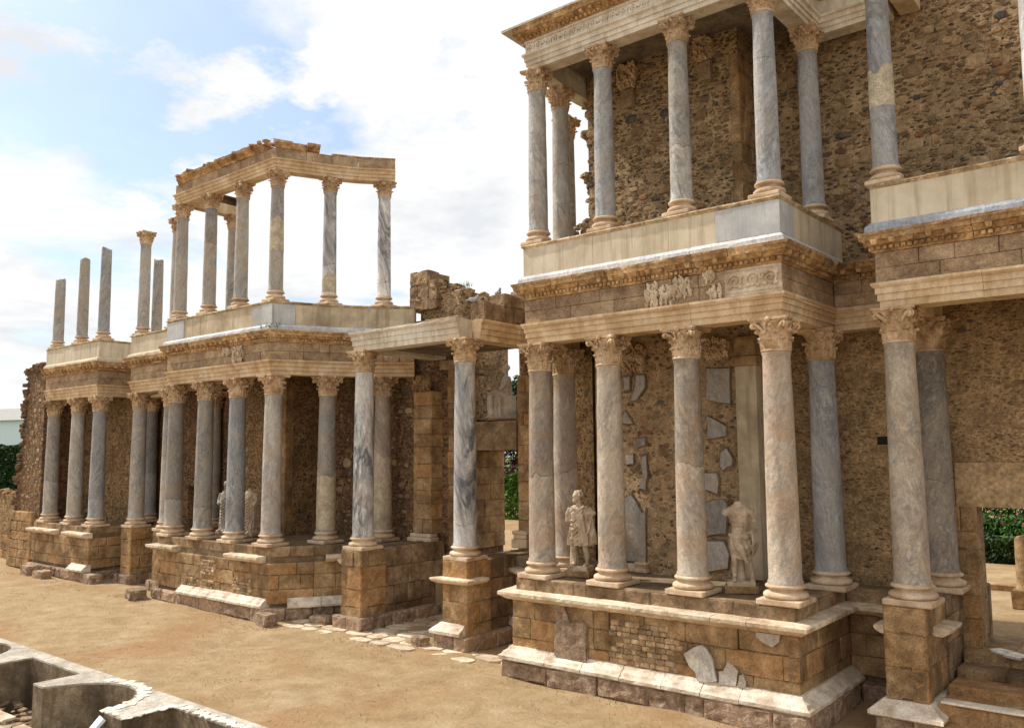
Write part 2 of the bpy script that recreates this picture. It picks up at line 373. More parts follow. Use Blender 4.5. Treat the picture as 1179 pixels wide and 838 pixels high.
M['m_grey']=marble_mat('grey_veined_marble',(.50,.465,.41),(.20,.195,.185),(.37,.35,.325),(.44,.335,.22),stainamt=.55,vs=1.5)
M['m_blue']=marble_mat('blue_veined_marble',(.42,.42,.41),(.16,.165,.18),(.30,.305,.315),(.39,.315,.225),stainamt=.4,vs=1.5)
M['m_white']=marble_mat('white_veined_marble',(.82,.80,.76),(.11,.125,.16),(.66,.64,.61),(.50,.38,.26),vs=1.15,veinamt=1.,stainamt=.25,zs=.16,vw=.12)
M['m_swirl']=marble_mat('swirled_marble',(.54,.46,.355),(.24,.22,.195),(.44,.37,.29),(.45,.32,.20),stainamt=.45,vs=2.6,zs=.55,vw=.10,veinamt=.9)
M['m_swirl_dark']=marble_mat('dark_swirled_marble',(.42,.37,.30),(.15,.14,.13),(.31,.27,.22),(.34,.26,.18),stainamt=.45,vs=2.6,zs=.55,vw=.11,veinamt=.95)
M['slab']=marble_mat('revetment_marble',(.52,.475,.41),(.26,.25,.24),(.42,.38,.33),(.42,.30,.185),stainamt=.5,rough=.6,vs=2.5)
M['statue']=stone_mat('statue_marble',(.33,.24,.155),(.50,.385,.27),(.64,.53,.40),scale=4.,tone=0,stain=(.16,.115,.07),stainamt=.4,bump=.1,pits=0,rough=.75,famp=.4)
M['statue_grey']=stone_mat('grey_statue_marble',(.30,.26,.21),(.45,.40,.33),(.56,.51,.43),scale=3.,tone=0,stain=(.14,.11,.08),stainamt=.4,bump=.1,pits=0,rough=.75,famp=.4)
M['patch']=stone_mat('repair_mortar',(.36,.29,.20),(.45,.38,.27),(.52,.45,.33),scale=2,tone=.03,stainamt=.2,bump=.2,pits=.1)
M['concrete']=stone_mat('concrete',(.30,.255,.20),(.42,.37,.305),(.50,.45,.38),scale=1.2,tone=.03,stain=(.17,.135,.10),stainamt=.45,bump=.25,pits=.3)
M['concrete_wall']=stone_mat('stained_concrete',(.11,.08,.048),(.21,.155,.095),(.32,.25,.16),scale=1.4,tone=.03,stain=(.04,.03,.02),stainamt=.65,bump=.4,pits=.4,streak=(.6,(.075,.055,.035)))
M['core']=stone_mat('mortar_core',(.12,.08,.045),(.2,.14,.08),(.28,.2,.12),tone=.1)
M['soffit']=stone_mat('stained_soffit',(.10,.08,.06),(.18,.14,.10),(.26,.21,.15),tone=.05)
M['marblefrag']=stone_mat('white_marble_fragments',(.45,.38,.29),(.62,.56,.47),(.72,.68,.6),scale=3,tone=.12,stain=(.3,.22,.14),stainamt=.4,bump=.4)
ST_OCH=[(0,(.27,.165,.08)),(.22,(.37,.245,.125)),(.42,(.20,.125,.062)),(.56,(.32,.19,.09)),(.70,(.26,.125,.06)),(.78,(.13,.105,.08)),(.86,(.42,.31,.18)),(.95,(.10,.09,.08))]
ST_DRK=[(0,(.25,.165,.09)),(.2,(.34,.24,.135)),(.38,(.18,.12,.07)),(.52,(.125,.105,.08)),(.66,(.28,.18,.095)),(.78,(.23,.115,.06)),(.86,(.075,.072,.07)),(.93,(.33,.26,.17))]
ST_UP=[(0,(.27,.165,.08)),(.18,(.36,.24,.125)),(.36,(.21,.13,.065)),(.50,(.31,.195,.10)),(.62,(.40,.28,.155)),(.72,(.24,.115,.055)),(.78,(.17,.12,.075)),(.87,(.33,.21,.11)),(.93,(.08,.072,.065))]
M['rubble']=rubble_mat('ochre_rubble',ST_OCH,(.42,.265,.125),scale=3.4)
M['rubble_up']=rubble_mat('dark_stone_rubble',ST_UP,(.47,.325,.18),scale=3.2,size=.31,zs=1.8)
M['rubble_niche']=rubble_mat('mortar_rubble',ST_OCH,(.52,.355,.20),scale=3.0,size=.27,cover=.46)
M['rubble_side']=rubble_mat('plastered_rubble',ST_UP,(.45,.30,.155),scale=4.2,size=.25,cover=.47,zs=2.3,bump=.7)
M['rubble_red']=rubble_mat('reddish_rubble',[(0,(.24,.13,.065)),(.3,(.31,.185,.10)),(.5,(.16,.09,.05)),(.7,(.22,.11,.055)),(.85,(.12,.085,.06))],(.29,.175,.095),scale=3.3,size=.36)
M['rubble_small']=stone_mat('small_stone_fill',(.24,.15,.08),(.37,.25,.14),(.46,.34,.21),scale=5,tone=.38,stainamt=.3)

def sand():
    s=N('sand'); co=s.coord()
    a=s.noise(co,.16,6,.6,.5).outputs['Fac']; b=s.noise(co,1.1,7,.7,.3).outputs['Fac']; f=s.noise(co,45,4,.75).outputs['Fac']; g=s.noise(co,9,6,.75).outputs['Fac']
    col=s.ramp(b,[(.30,(.33,.22,.108)),(.5,(.43,.30,.158)),(.68,(.51,.375,.215))])
    red=s.ramp(a,[(.48,0.),(.62,1.)]); col=s.mix(s.math('MULTIPLY',red,.6),col,(.37,.195,.085))
    sp=s.ramp(s.noise(s.coord(scale=(.6,1.1,1)),2.6,8,.8,.4).outputs['Fac'],[(.55,0.),(.64,1.)])
    col=s.mix(s.math('MULTIPLY',s.math('MULTIPLY',sp,s.math('MULTIPLY_ADD',red,.8,.2)),.75),col,(.26,.13,.065))
    pale=s.ramp(s.noise(co,.5,5,.65,.3).outputs['Fac'],[(.56,0.),(.68,1.)]); col=s.mix(s.math('MULTIPLY',pale,.4),col,(.58,.45,.29))
    col=valmul(s,col,s.ramp(f,[(.34,.84),(.66,1.16)])); col=valmul(s,col,s.ramp(g,[(.34,.9),(.64,1.1)]))
    v=s.n('ShaderNodeTexVoronoi'); s.l(s.coord(distort=.3),v.inputs['Vector']); v.inputs['Scale'].default_value=3.2
    dent=s.ramp(v.outputs['Distance'],[(.06,0.),(.2,1.)])
    h=s.math('ADD',s.math('MULTIPLY',b,1.4),s.math('MULTIPLY',f,.5)); h=s.math('ADD',h,s.math('MULTIPLY',g,1.2)); h=s.math('ADD',h,s.math('MULTIPLY',dent,.5))
    return s.fin(col,.95,s.bump(h,.9,.06))
M['sand']=sand()
def dirt():
    s=N('rubble_dirt'); co=s.coord(distort=.4)
    b=s.noise(co,2.2,6,.7).outputs['Fac']
    col=s.ramp(b,[(.3,(.14,.10,.06)),(.5,(.34,.26,.17)),(.68,(.50,.41,.29))])
    return s.fin(col,.95,s.bump(b,1.,.15))
M['dirt']=dirt()
def plain(name,c,rough=.8,nscale=0,amt=.3):
    s=N(name)
    if nscale:
        co=s.coord(); f=s.noise(co,nscale,4,.6).outputs['Fac']; x=s.n('ShaderNodeRGB'); x.outputs[0].default_value=(*c,1)
        return s.fin(valmul(s,x.outputs[0],s.math('MULTIPLY_ADD',f,2*amt,1-amt)),rough)
    return s.fin(c,rough)
def leafmat(name,a,b,c):
    s=N(name); at=s.n('ShaderNodeAttribute',attribute_name='tone')
    return s.fin(s.ramp(at.outputs['Fac'],[(.0,a),(.5,b),(1.,c)]),.6)
M['leaf']=leafmat('hedge_leaves',(.01,.022,.006),(.025,.055,.012),(.055,.11,.022))
M['leaf_bright']=leafmat('bright_leaves',(.04,.10,.01),(.08,.19,.02),(.14,.28,.05))
M['leaf_maroon']=leafmat('maroon_leaves',(.03,.008,.012),(.075,.02,.03),(.15,.05,.06))
M['leaf_dry']=leafmat('dry_weeds',(.05,.06,.02),(.12,.11,.04),(.22,.18,.08))
M['flower']=plain('red_petals',(.6,.03,.03),.5)
M['lawn']=plain('lawn_grass',(.07,.15,.03),.9,12,.5)
M['bark']=plain('tree_bark',(.09,.065,.045),.9,9,.4)
M['bwall']=plain('building_whitewash',(.72,.76,.82),.8,1.5,.06)
M['broof']=plain('building_roof_tiles',(.34,.33,.31),.9,3,.25)
M['dark']=plain('painted_void_shade',(.02,.018,.015),.8)  # near-black colour standing in for the shade inside openings
M['bird']=plain('pigeon_plumage',(.34,.35,.38),.6,6,.3)
M['birdw']=plain('pale_plumage',(.45,.46,.48),.6)
M['beak']=plain('beak_horn',(.25,.2,.12),.5)
M['board']=plain('white_board',(.72,.80,.92),.4,2,.05)
M['iron']=plain('rusty_iron',(.06,.04,.03),.7,8,.3)

# ---------------------------------------------------------------- columns
def shaft_mb(r0,r1,h,seg=40,seed=0,broken=False,z0=0):
    rnd=random.Random(seed); mb=MB(); prof=[(r0*1.07,z0),(r0*1.07,z0+.05),(r0*1.0,z0+.09)]
    n=14
    for k in range(1,n):
        t=k/n; r=r0+(r1-r0)*(t**1.6); prof.append((r+rnd.uniform(-.003,.003),z0+.09+(h-.14)*t))
    if not broken: prof+= [(r1,z0+h-.07),(r1*1.06,z0+h-.04),(r1*1.06,z0+h)]
    else: prof+=[(r1,z0+h-.03),(r1*.93,z0+h)]
    mb.lathe(prof,seg)
    if broken:
        m=len(prof)
        for k in range((m-2)*seg,m*seg):
            x,y,z=mb.v[k]; mb.v[k]=(x,y,z+math.sin(math.atan2(y,x)*2+seed)*.05+rnd.uniform(-.03,.03)+x*.15)
    return mb
def base_mb(r,seg=40):
    # attic base, height .30, on plinth
    mb=MB(); p=[]
    R1=r*1.36; h=.30
    for k in range(7):
        a=-PI/2+PI*k/6; p.append((R1-.065+.065*math.cos(a),.065+.065*math.sin(a)))
    p+=[(R1-.07,.135),(R1-.105,.15),(R1-.125,.175),(R1-.115,.20),(R1-.09,.212)]
    for k in range(7):
        a=-PI/2+PI*k/6; p.append((r*1.17-.035+.035*math.cos(a)+.02,.25+.036*math.sin(a)))
    p+=[(r*1.09,.29),(r*1.08,.302)]
    mb.lathe([(max(.05,q[0]),q[1]) for q in p],seg); return mb
def capital_mb(r,h,a,seed=0,rough=.006):
    rnd=random.Random(seed); mb=MB()
    # astragal and bell
    p=[(r*1.0,0)]
    for k in range(5):
        q=-PI/2+PI*k/4; p.append((r*1.03+.028*math.cos(q),.03+.028*math.sin(q)))
    p+=[(r*.97,.075),(r*.98,h*.35),(r*1.05,h*.6),(r*1.22,h*.78),(r*1.38,h*.86),(r*1.38,h*.88)]
    mb.lathe(p,32)
    def bell(z): 
        t=z/h; return r*(.97+max(0,t-.4)**2*1.5)
    def leaf(ang,zb,hl,w,curl,seedk):
        nu,nv=9,10; vs=[]
        c,s_=math.cos(ang),math.sin(ang)
        for j in range(nv+1):
            t=j/nv
            if t<.72: z=zb+hl*t/.72*.93; out=bell(z)+.025+.02*math.sin(t*4)
            else:
                q=(t-.72)/.28; z=zb+hl*(.93+.07*math.sin(q*PI*.9)-.22*max(0,q-.45)**1.1); out=bell(zb+hl*.93)+.045+curl*math.sin(q*PI/2)
            wd=w*(math.sin(min(1,t*1.15+.28)*PI*.62)**.8)*(1 if t<.8 else 1-.75*(t-.8)/.2)
            wd*=1+.16*math.cos(t*PI*9)
            for i in range(nu):
                u=(i/(nu-1)-.5)*2
                o=out-(.055*u*u)+.014*math.cos(u*PI*3)+rnd.uniform(-.004,.004)
                if abs(u)>.7: o+=.012*math.cos(t*PI*9)
                x=o; y=u*wd
                vs.append((x*c-y*s_,x*s_+y*c,z-abs(u)*.035*(1 if t>.3 else 0)))
        n0=len(vs)
        vs+=[(x*.93 if 1 else x,y*.93,z-.006) for x,y,z in vs]
        fs=[]
        for j in range(nv):
            for i in range(nu-1):
                k=j*nu+i; fs.append((k,k+1,k+nu+1,k+nu)); fs.append((n0+k,n0+k+nu,n0+k+nu+1,n0+k+1))
        for i in range(nu-1):
            fs.append((nv*nu+i,nv*nu+i+1,n0+nv*nu+i+1,n0+nv*nu+i))
        for j in range(nv):
            fs.append((j*nu,(j+1)*nu,n0+(j+1)*nu,n0+j*nu)); k=nu-1; fs.append((j*nu+k,n0+j*nu+k,n0+(j+1)*nu+k,(j+1)*nu+k))
        mb.add(vs,fs)
    for k in range(8):
      if rnd.random()<.86: leaf(k*PI/4,.05,h*rnd.uniform(.32,.38),r*.40,.075+rnd.uniform(-.03,.01),k)
    for k in range(8):
      if rnd.random()<.88: leaf((k+.5)*PI/4,.06,h*rnd.uniform(.55,.62),r*.40,.085+rnd.uniform(-.03,.015),k)
    for k in range(4):
        ang=PI/4+k*PI/2
        if rnd.random()<.13: continue
        for sgn in (-1,1):
            # stalk rising to corner volute
            pts=[];rad=[]
            a0=ang+sgn*.42; 
            for j in range(7):
                t=j/6; rr=bell(h*.5)+.02+(a*1.36-bell(h*.5)-.12)*t**1.4; aa=a0+(ang+sgn*.05-a0)*t**.8
                pts.append((rr*math.cos(aa),rr*math.sin(aa),h*.48+h*.35*t**.7)); rad.append(.03+.012*t)
            # scroll
            cx,cz=a*1.36-.13,h*.83-.055
            for j in range(1,13):
                q=PI/2-j*PI*2.4/12*1.0; rr=.062*(1-j/15)
                ro=cx+rr*math.cos(q)+.03; pts.append((ro*math.cos(ang+sgn*.045),ro*math.sin(ang+sgn*.045),cz+rr*math.sin(q))); rad.append(.034-.0015*j)
            mb.tube(pts,rad,6)
        # inner helices and fleuron on each face
        f=k*PI/2
        for sgn in (-1,1):
            pts=[];rad=[]
            for j in range(6):
                t=j/5; aa=f+sgn*(.40-.26*t); rr=bell(h*.55)+.03+.07*t; pts.append((rr*math.cos(aa),rr*math.sin(aa),h*.52+h*.27*t)); rad.append(.02)
            for j in range(1,9):
                q=PI/2-j*PI*2/9; aa=f+sgn*(.13-.09*math.cos(q)*.5+0.02); rr=bell(h*.8)+.10
                pts.append((rr*math.cos(aa),rr*math.sin(aa),h*.77+.035*math.sin(q)*(1-j/12))); rad.append(.018)
            mb.tube(pts,rad,5)
        mb.ball(((a*.93+.02)*math.cos(f),(a*.93+.02)*math.sin(f),h*.92),.06,(1,1,1.1),8)
    # abacus, concave sides
    def aba(sc,z0,z1):
        poly=[]
        for k in range(4):
            f=k*PI/2; n=9
            for i in range(n):
                u=-1+2*i/(n-1); uu=u*a*sc*.98; d=a*sc*(.84+.16*u*u)
                if abs(u)==1: uu*=.93
                x,y=d,uu; poly.append((x*math.cos(f)-y*math.sin(f),x*math.sin(f)+y*math.cos(f)))
        mb.prism(poly,z0,z1)
    aba(.96,h*.865,h*.915); aba(1.03,h*.915,h)
    mb.v=[(x+rnd.uniform(-rough,rough),y+rnd.uniform(-rough,rough),z+(rnd.uniform(-rough,rough) if .05<z<h*.9 else 0)) for x,y,z in mb.v]
    # broken abacus corners
    return mb
PR={}
def proto_mesh(key,mb,mat,smooth):
    o=mb.build(key,M[mat],None,smooth); me=o.data; bpy.data.objects.remove(o); PR[key]=me; return me
def dims(low): return dict(r0=.35,r1=.30,sh=5.0,ch=.76,ca=.44,bh=.42,pl=.48) if low else dict(r0=.265,r1=.232,sh=3.98,ch=.62,ca=.345,bh=.40,pl=.365)
D_={'low':dims(True),'up':dims(False),'door':dict(r0=.36,r1=.31,sh=5.58,ch=.76,ca=.45,bh=.42,pl=.49)}
for k,d in D_.items():
    for sd in range(5):
        proto_mesh(f'capital_{k}{sd}',capital_mb(d['r1'],d['ch'],d['ca'],sd+5,.006+.002*sd),'capital','auto')
        proto_mesh(f'shaft_{k}{sd}',shaft_mb(d['r0'],d['r1'],d['sh'],40,sd),'m_grey','auto')
    proto_mesh(f'base_{k}',base_mb(d['r0']),'base','auto')
    mb=MB(); mb.chamf(-d['pl'],d['pl'],-d['pl'],d['pl'],0,d['bh']-.30,.02,.5,.008,random.Random(3)); proto_mesh(f'plinth_{k}',mb,'base',False)
def part(name,me,parent,loc,mat=None):
    if mat is not None and me.materials[0]!=M[mat]:
        key=me.name+'|'+mat
        if key not in PR: m2=me.copy(); m2.materials[0]=M[mat]; PR[key]=m2
        me=PR[key]
    o=bpy.data.objects.new(name,me); C.objects.link(o); o.parent=parent; o.location=loc; return o
GR={'low':'marble columns of the lower storey','up':'marble columns of the upper storey','door':'columns flanking the central doorway'}
cn=0
def column(kind,x,y,z,mat,label,capital=True,height=None,patch=None,seed=None,rz=0):
    global cn; cn+=1; sd=(cn if seed is None else seed)%5; d=D_[kind]
    rnd=random.Random(cn*7)
    t=thing('marble_column',label,'column',(x,y,z),rz+rnd.uniform(-.03,.03),GR[kind])
    b=part('base',PR[f'base_{kind}'],t,(0,0,d['bh']-.30)); part('plinth',PR[f'plinth_{kind}'],b,(0,0,-(d['bh']-.30)))
    if height is None:
        s=part('shaft',PR[f'shaft_{kind}{sd}'],t,(0,0,d['bh']),mat)
    else:
        o=shaft_mb(d['r0'],d['r0']+(d['r1']-d['r0'])*height/d['sh'],height,40,cn,True).build('shaft',M[mat],None,'auto'); o.parent=t; o.location=(0,0,d['bh']); s=o
    s.rotation_euler=(0,0,rnd.uniform(0,6.28))
    if capital and height is None:
        part('capital',PR[f'capital_{kind}{sd}'],t,(0,0,d['bh']+d['sh']))
    if patch:
        for (z0,z1) in patch:
            mb=MB(); rr=lambda z: d['r0']+(d['r1']-d['r0'])*(max(0,z/d['sh'])**1.6)+.007
            mb.lathe([(rr(z0)-.02,z0),(rr(z0),z0+.01),(rr((z0+z1)/2),(z0+z1)/2),(rr(z1),z1-.01),(rr(z1)-.02,z1)],40)
            n=40
            for k in range(3*n,5*n):
                px,py,pz=mb.v[k]; a=math.atan2(py,px); mb.v[k]=(px,py,pz+.10*math.sin(a*2+cn)+.05*math.sin(a*5))
            o=mb.build('repair_patch',M['patch'],None,'auto'); o.parent=s; o.location=(0,0,0)
    return t
zl,zu=2.50,11.39
# right pavilion, lower
column('low',-14.10,19.57,zl,'m_cream','lower column behind the draped standing statue, at left rear of the near pavilion')
column('low',-13.87,18.15,zl,'m_cream','lower pinkish cream column at left front corner of the near pavilion')
column('low',-11.68,18.15,zl,'m_cream','lower cream column just right of the draped statue with a head')
column('low',-9.48,18.15,zl,'m_cream','lower cream column just left of the headless bare-chested statue')
column('low',-7.28,18.15,zl,'m_cream','lower pinkish column at right front corner of the near pavilion')
column('low',-7.18,20.70,zl,'m_blue','lower bluish column in the shade behind right corner of the near pavilion')
# right side door portal
zr=2.59
column('low',-4.97,19.15,zr,'m_swirl','lower swirled grey column on its own tall pedestal left of the right-hand doorway')
column('low',-4.89,21.35,zr,'m_swirl_dark','lower dark swirled column against the wall beside the right-hand door jamb')
column('low',-1.55,19.15,zr,'m_grey','lower column of the right portal standing just outside the right picture edge')
# upper near pavilion
column('up',-14.10,19.57,zu,'m_grey','upper column at left rear of the near pavilion, seen against sky')
column('up',-13.87,18.15,zu,'m_grey','upper grey column at left front corner of the near pavilion')
column('up',-11.68,18.15,zu,'m_blue','upper bluish column second from left on the near pavilion front')
column('up',-9.48,18.15,zu,'m_grey','upper grey column third from left on the near pavilion front')
column('up',-7.28,18.15,zu,'m_blue','upper blue-grey column at right front corner of the near pavilion, top cropped')
column('up',-7.18,20.70,zu,'m_blue','upper bluish column at rear right of the near pavilion against dark rubble')
column('up',-15.25,21.5,zu,'m_grey','upper rear column of the near pavilion almost hidden behind another')
column('up',-5.05,19.17,zu+.09,'m_blue','upper bluish column with beige mortar band, over the right portal',patch=[(1.35,2.25)])
column('up',-2.07,18.9,zu+.09,'m_white','upper pale column cut off by the right picture edge')
# centre door
column('door',-22.5,19.4,2.55,'m_white','tall streaked black and white column left of the central doorway')
column('door',-17.76,19.38,2.55,'m_white','tall white column with dark streaks right of the central doorway')
# left pavilion lower
column('low',-33.20,18.45,zl,'m_grey','lower grey column at left front corner of the middle pavilion')
column('low',-30.97,18.45,zl,'m_grey','lower grey column second from left on the middle pavilion front')
column('low',-28.72,18.45,zl,'m_blue','lower bluish wavy column between the two statues of the middle pavilion')
column('low',-26.43,18.45,zl,'m_grey','lower grey column at right front corner of the middle pavilion')
column('low',-25.59,20.26,zl,'m_grey','lower column with a mortar-repaired foot, next behind the middle pavilion corner',patch=[(.02,2.1)])
column('low',-24.38,21.96,zl,'m_cream','lower beige-footed column half hidden behind the streaked doorway column',patch=[(.02,1.9)])
# left pavilion upper
column('up',-33.20,18.45,zu,'m_grey','upper column at left end of the middle pavilion beam')
column('up',-30.97,18.45,zu,'m_grey','upper column second from left under the middle pavilion beam')
column('up',-28.72,18.45,zu,'m_grey','upper column third from left under the middle pavilion beam')
column('up',-26.43,18.45,zu,'m_grey','upper column under the bend of the middle pavilion beam',patch=[(1.5,2.7)])
column('up',-25.59,20.26,zu,'m_white','upper white-veined column with mortar foot under the right arm of the beam',patch=[(.02,.75)])
column('up',-24.38,21.96,zu,'m_white','upper dark-veined column at the right end of the beam')
column('up',-32.96,20.74,zu,'m_grey','upper slender-looking rear column inside the middle pavilion, mostly hidden')
# left portal
column('low',-38.63,19.64,zl,'m_grey','lower column on a square pedestal between far pavilion and middle pavilion')
column('low',-35.55,19.5,zl,'m_grey','lower column tucked just left of the middle pavilion front corner')
column('low',-41.1,21.5,zl,'m_blue','lower shaded column behind right corner of the far left pavilion')
column('low',-35.5,21.6,zl,'m_grey','lower rear column of the far portal hidden behind the middle pavilion')
column('up',-38.63,19.64,zu,'m_grey','upper lone column with capital standing free of any beam')
column('up',-35.35,19.45,zu,'m_grey','upper column with capital just left of the middle pavilion beam, carrying nothing')
column('up',-41.1,21.6,zu,'m_grey','upper broken shaft without capital right behind the lone capital column',height=3.95)
# far left pavilion
column('low',-46.21,18.95,zl-.05,'m_grey','lower leftmost column of the far left pavilion beside the ruined wall')
column('low',-43.45,18.95,zl-.05,'m_grey','lower middle column of the far left pavilion front')
column('low',-41.14,18.95,zl-.05,'m_blue','lower blue column at right front corner of the far left pavilion')
column('up',-46.21,18.95,zu-.05,'m_grey','upper broken shaft, shortest and leftmost of three without capitals',height=3.25)
column('up',-43.45,18.95,zu-.05,'m_grey','upper broken shaft, middle of three without capitals',height=3.97)
column('up',-41.14,18.95,zu-.05,'m_blue','upper broken shaft at corner, tallest of three without capitals',height=4.1)

# ---------------------------------------------------------------- entablatures
def arch_prof(z,h=.54,i=-.33):
    return [(i,z),(.27,z),(.27,z+h*.27),(.305,z+h*.28),(.305,z+h*.55),(.34,z+h*.56),(.34,z+h*.78),(.375,z+h*.82),(.41,z+h*.90),(.41,z+h),(i,z+h)]
def corn_prof(z,h=.42,o=.62,i=-.30):
    return [(i,z),(.33,z),(.36,z+h*.10),(.36,z+h*.30),(.42,z+h*.36),(o-.10,z+h*.58),(o-.05,z+h*.60),(o-.04,z+h*.78),(o,z+h*.88),(o+.01,z+h),(i,z+h)]
def entab(label,path,z0=8.68,seed=1,archmat='arch',cornice=True,wear=.5,top=10.30,relief=None,modil=True,fz1=9.87,chance=.4):
    rnd=random.Random(seed); P0=path[1] if len(path)>2 else path[0]
    t=thing('entablature',label,'entablature',(P0[0],P0[1],z0),0)
    mb=MB(); sweep(mb,arch_prof(z0),path,rnd,blk=1.9,tj=.4); mb.build('architrave',M[archmat],t)
    mb=MB(); prof=[(-.30,z0+.54+.003),(.30,z0+.543),(.30,fz1-.003),(-.30,fz1-.003)]
    ashlar(mb,offset(path,.315),z0+.545,fz1-.002,rnd,ch=.33,bw=.95,th=.6,c=.008,j=.004,out=.006,cv=.05)
    mb.build('frieze',M['frieze'],t)
    if cornice:
        mb=MB(); sweep(mb,corn_prof(fz1,top-fz1),path,rnd,blk=.85,wear=wear,thr=.36,gap=.012,jit=.008,chance=chance,step=.22)
        hh=top-fz1
        co=mb.build('cornice',M['cornice'],t)
        if modil:
            mb=MB()
            for q,tt,n in along(path,.125,.385):
                if rnd.random()<.93: mb.obox((q.x,q.y),tt,.038,.035,fz1+hh*.12,fz1+hh*.29,rnd.random())
            mb.build('dentils',M['cornice'],co)
            mb=MB()
            for q,tt,n in along(path,.36,.45):
                if rnd.random()<.85: mb.obox((q.x,q.y),tt,.065,.10,fz1+hh*.36,fz1+hh*.60,rnd.random(),taper=.25)
            mb.build('modillions',M['cornice'],co)
    return t
pB=[(-17.3,23.2),(-16.2,22.5),(-15.0,21.1),(-14.2,19.7),(-13.87,18.15),(-7.28,18.15),(-7.22,21.35),(-5.32,21.35)]
pR=[(-4.97,21.75),(-4.97,19.15),(-1.5,19.15),(-1.5,21.75)]
pL=[(-33.2,21.5),(-33.2,18.45),(-26.43,18.45),(-26.0,19.35),(-25.59,20.26),(-25.05,21.15),(-24.38,21.96),(-23.45,22.75)]
pJ=[(-46.7,18.95),(-41.14,18.95),(-41.14,21.4),(-38.98,21.4)]
pP=[(-38.63,21.75),(-38.63,19.6),(-35.4,19.6),(-35.4,21.75)]
pD=[(-22.5,23.2),(-22.5,19.4),(-17.76,19.38),(-17.76,23.2)]
eB=entab('lower entablature of the near pavilion with carved cornice and frieze fragments',pB,seed=3,wear=.5,chance=.5)
eR=entab('lower entablature over the right portal, broken cornice corner under a blue ledge',pR,z0=8.77,seed=5,wear=.6,top=10.40,fz1=9.97)
eL=entab('lower entablature of the middle pavilion bending round its right corner',pL,seed=7,wear=.6,chance=.6)
eJ=entab('lower entablature of the far left pavilion over three columns',pJ,z0=8.63,seed=9,wear=.5,top=10.27,fz1=9.82)
eP=entab('lower entablature between far left and middle pavilion',pP,seed=11,wear=.6)
def entD():
    rnd=random.Random(4); t=thing('entablature','white marble architrave carried by the two tall central doorway columns','entablature',(-20.1,19.4,9.29))
    mb=MB(); sweep(mb,arch_prof(9.29,.66),[pD[0],pD[1],pD[2]],rnd,blk=1.2,tj=.4,wear=.05,thr=.31); mb.build('architrave',M['arch_white'],t)
    mb=MB(); sweep(mb,arch_prof(9.29,.66),[(-17.76,19.78),(-17.76,23.2)],rnd,blk=1.5,tj=.4); 
    mb.build('side_architrave',M['arch'],t)
    mb=MB(); 
    for k in range(70):
        a=rnd.random(); s_=rnd.choice([0,1,1])
        x,y=(-22.5+4.7*a,19.12+rnd.uniform(0,.3)) if s_ else (-17.5-rnd.uniform(0,.3),19.4+3.6*a)
        mb.stone((x,y,9.96),(rnd.uniform(.08,.3),rnd.uniform(.05,.15),rnd.uniform(.02,.06)),rnd)
    mb.build('weathered_edge',M['coping'],t)
    mb=MB(); mb.prism([(-22.1,19.75),(-18.15,19.75),(-18.15,23.0),(-22.1,23.0)],9.40,9.9); mb.build('ceiling',M['soffit'],t)
entD()
# upper entablatures
def upper(label,path,z0,seed,mat='arch',fr='frieze',zf=17.23):
    rnd=random.Random(seed); t=thing('entablature',label,'entablature',(path[1][0],path[1][1],z0))
    ap=[(-.26,z0),(.20,z0),(.20,z0+.12),(.235,z0+.13),(.235,z0+.25),(.27,z0+.26),(.27,z0+.37),(.33,z0+.41),(.33,z0+.46),(-.26,z0+.46)]
    mb=MB(); sweep(mb,ap,path,rnd,blk=2.1,tj=.4); mb.build('architrave',M[mat],t)
    mb=MB()
    if fr=='frieze': ashlar(mb,offset(path,.235),z0+.465,zf,rnd,ch=.5,bw=1.1,th=.48,c=.008,j=.004,out=.006)
    else: sweep(mb,[(-.24,z0+.465),(.235,z0+.465),(.235,zf-.07),(.275,zf),(-.24,zf)],path,rnd,blk=1.6)
    f=mb.build('frieze',M[fr],t)
    return t,f,rnd
zU=16.39
tB,fB,rnd=upper('upper entablature of the near pavilion with scroll-carved frieze and projecting cornice',[(-14.1,21.4),(-14.1,19.57),(-13.87,18.15),(-7.28,18.15),(-7.22,21.35),(-5.3,21.35)],zU,21,mat='arch_white',fr='arch_white')
mb=MB(); pUB=[(-14.1,21.4),(-14.1,19.57),(-13.87,18.15),(-7.28,18.15),(-7.22,21.35),(-5.3,21.35)]
sweep(mb,[(-.24,17.235),(.26,17.235),(.30,17.26),(.32,17.32),(.50,17.39),(.55,17.40),(.56,17.49),(.62,17.55),(-.24,17.55)],pUB,rnd,blk=1.1,wear=.25,thr=.4,step=.15); cB=mb.build('cornice',M['cornice'],tB)
mb=MB()
for q,tt,n in along(pUB,.14,.33): mb.obox((q.x,q.y),tt,.04,.035,17.265,17.325,rnd.random())
for q,tt,n in along(pUB,.30,.43): mb.obox((q.x,q.y),tt,.05,.08,17.335,17.395,rnd.random(),taper=.2)
mb.build('dentils',M['cornice'],cB)
# scroll relief on upper frieze (front only) : running spirals
def scrolls(mb,x0,x1,y,zc,rad,tr,mirror=True):
    n=max(1,int((x1-x0)/(rad*2.15))); dx=(x1-x0)/n
    for k in range(n):
        cx=x0+(k+.5)*dx; sg=1 if k%2 else -1; pts=[]; rr=[]
        for j in range(26):
            q=j/25; a=sg*(q*PI*3.3)+PI*(.0 if sg>0 else 1); r=rad*(1-.82*q); pts.append((cx+r*math.cos(a),y,zc+r*math.sin(a)*.95)); rr.append(tr*(1-.4*q))
        mb.tube(pts,rr,5)
        for a in (0.7,2.2,3.9,5.4): mb.ball((cx+rad*.95*math.cos(a),y,zc+rad*.85*math.sin(a)),tr*1.8,(1.2,.6,.9),6)
mb=MB()
scrolls(mb,-14.05,-10.1,17.90,17.0,.14,.034)
